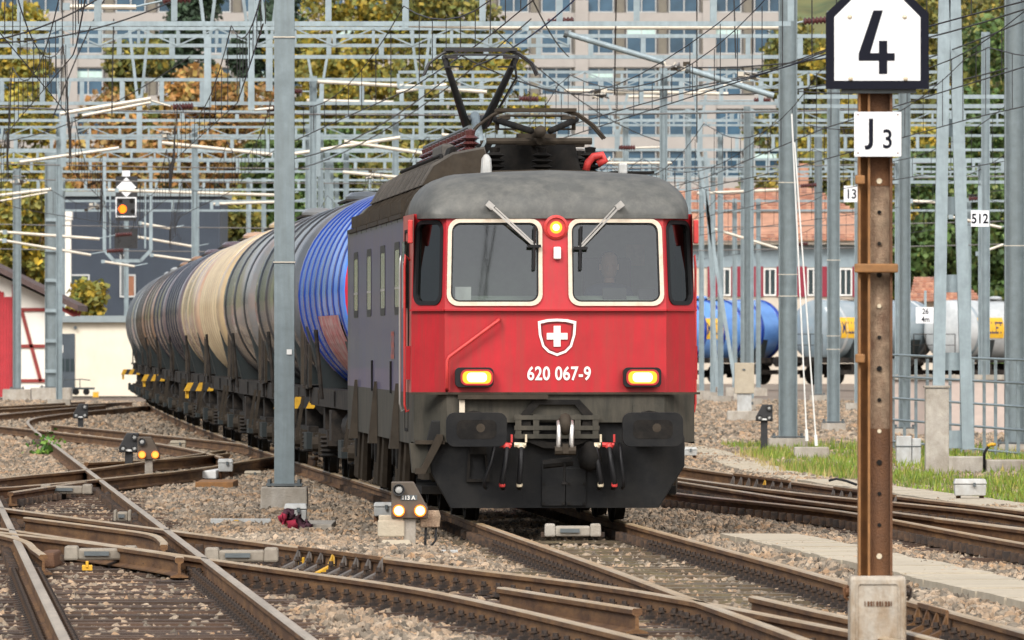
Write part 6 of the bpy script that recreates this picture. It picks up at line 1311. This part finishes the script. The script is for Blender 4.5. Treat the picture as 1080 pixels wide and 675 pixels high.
TR = [('orange autumn tree behind the left portals', 85, 85, 620, 170, 'orange'), ('rust orange tree left of the grey mast', 235, 60, 600, 190, 'orange'), ('yellow green tree at the upper left corner', 8, -20, 640, 110, 'yellow'), ('dark pine in front of the office block at left', 200, -60, 660, 130, 'pine'), ('dark green tree filling the gap left of the grey mast', 150, 20, 655, 110, 'mixed'),
      ('low orange shrub tree just behind the grey mast', 305, 95, 590, 120, 'mixed'), ('tall yellow tree left of the pantograph', 365, -50, 640, 200, 'yellow'), ('yellow green tree behind the raised pantograph', 455, -50, 620, 190, 'mixed'), ('golden tree above the front pantograph', 535, 10, 650, 130, 'yellow'), ('dark pine right behind the grey mast', 300, -50, 670, 130, 'pine'),
      ('green tree beside the left tank wagons', 330, 130, 560, 170, 'green'), ('green yellow tree above the copper tank wagons', 240, 175, 545, 130, 'mixed'), ('small golden tree right of the amber signal', 175, 165, 560, 120, 'yellow'), ('dark green tree above the blue tank wagon', 410, 120, 560, 160, 'mixed'), ('low yellow tree behind the loco roof insulators', 470, 150, 575, 120, 'yellow'), ('yellow tree at the left edge above the barn', 30, 150, 570, 120, 'yellow'),
      ('large green tree right of the house-shaped sign', 985, -90, 640, 210, 'mixed'), ('dark green tree at the right edge', 1055, 0, 600, 190, 'green'), ('yellowing tree directly behind the rusty post', 905, 20, 620, 150, 'yellow'), ('broad green tree above the grey tank wagons', 1000, 150, 570, 200, 'green'), ('green tree right of the red tiled roof', 890, 150, 600, 120, 'mixed'), ('tall yellow green tree behind the right-edge mast', 1070, -90, 660, 180, 'mixed'), ('green tree high above the tall verge mast', 850, -30, 700, 130, 'mixed'), ('yellow tree between the A-shaped mast and the sign', 960, 90, 590, 130, 'yellow')]
for i, (lab, px, py, D, w, kd) in enumerate(TR): tree(lab, px, py, D, w, kd, n=int(7000 + w * 60), seed=i, leaf=.105)
tree('round golden bush growing before the dark blue hall', 93, 300, 440, 46, 'yellow', n=900, seed=50, leaf=.10, py_b=336, name='bush', cat='bush', trunk=False)
tree('green hedge bush between the tank wagons and the hall', 215, 240, 520, 70, 'green', n=1200, seed=51, leaf=.12, name='bush', cat='bush')
tree('dark hedge behind the far grey tank wagons', 1045, 310, 520, 80, 'green', n=1200, seed=52, leaf=.12, name='bush', cat='bush')
# small green weeds by the far left rail
tree('small bright green weed growing beside the bright rail', 51, 468, gd(480, -.2), 16, 'weed', n=160, seed=60, leaf=.025, py_b=480, name='weed', cat='plant', trunk=False) if mat('leaf_weed', (.1, .2, .03), .6, island=[(.10, .26, .03), (.06, .16, .02), (.18, .30, .04)]) else None
# wooded slope closing the view beyond the town
def hill(): 
    mb = MB(); n = 30
    for j, (y, z) in enumerate(((900, 0), (1000, 16), (1150, 45), (1400, 95))):
        for i in range(n + 1): mb.v.append((-260 + 520 * i / n, y, -.3 if j == 0 else z + 4 * math.sin(i * 1.3 + j)))
    for j in range(3):
        for i in range(n): a = j * (n + 1) + i; mb.f.append((a, a + 1, a + n + 2, a + n + 1)); mb.m.append(0)
    return mb.build('hillside', 'leaf_hill', None, smooth=True)
mat('leaf_hill', (0.07, 0.10, 0.04), .9, var=.6, vscale=.12, bump=1.0, bscale=.3, coords='World', dirt=(.20, .16, .05), damt=.8, dscale=(.05, .05, .05)); hl_ = hill(); hl_['kind'] = 'structure'
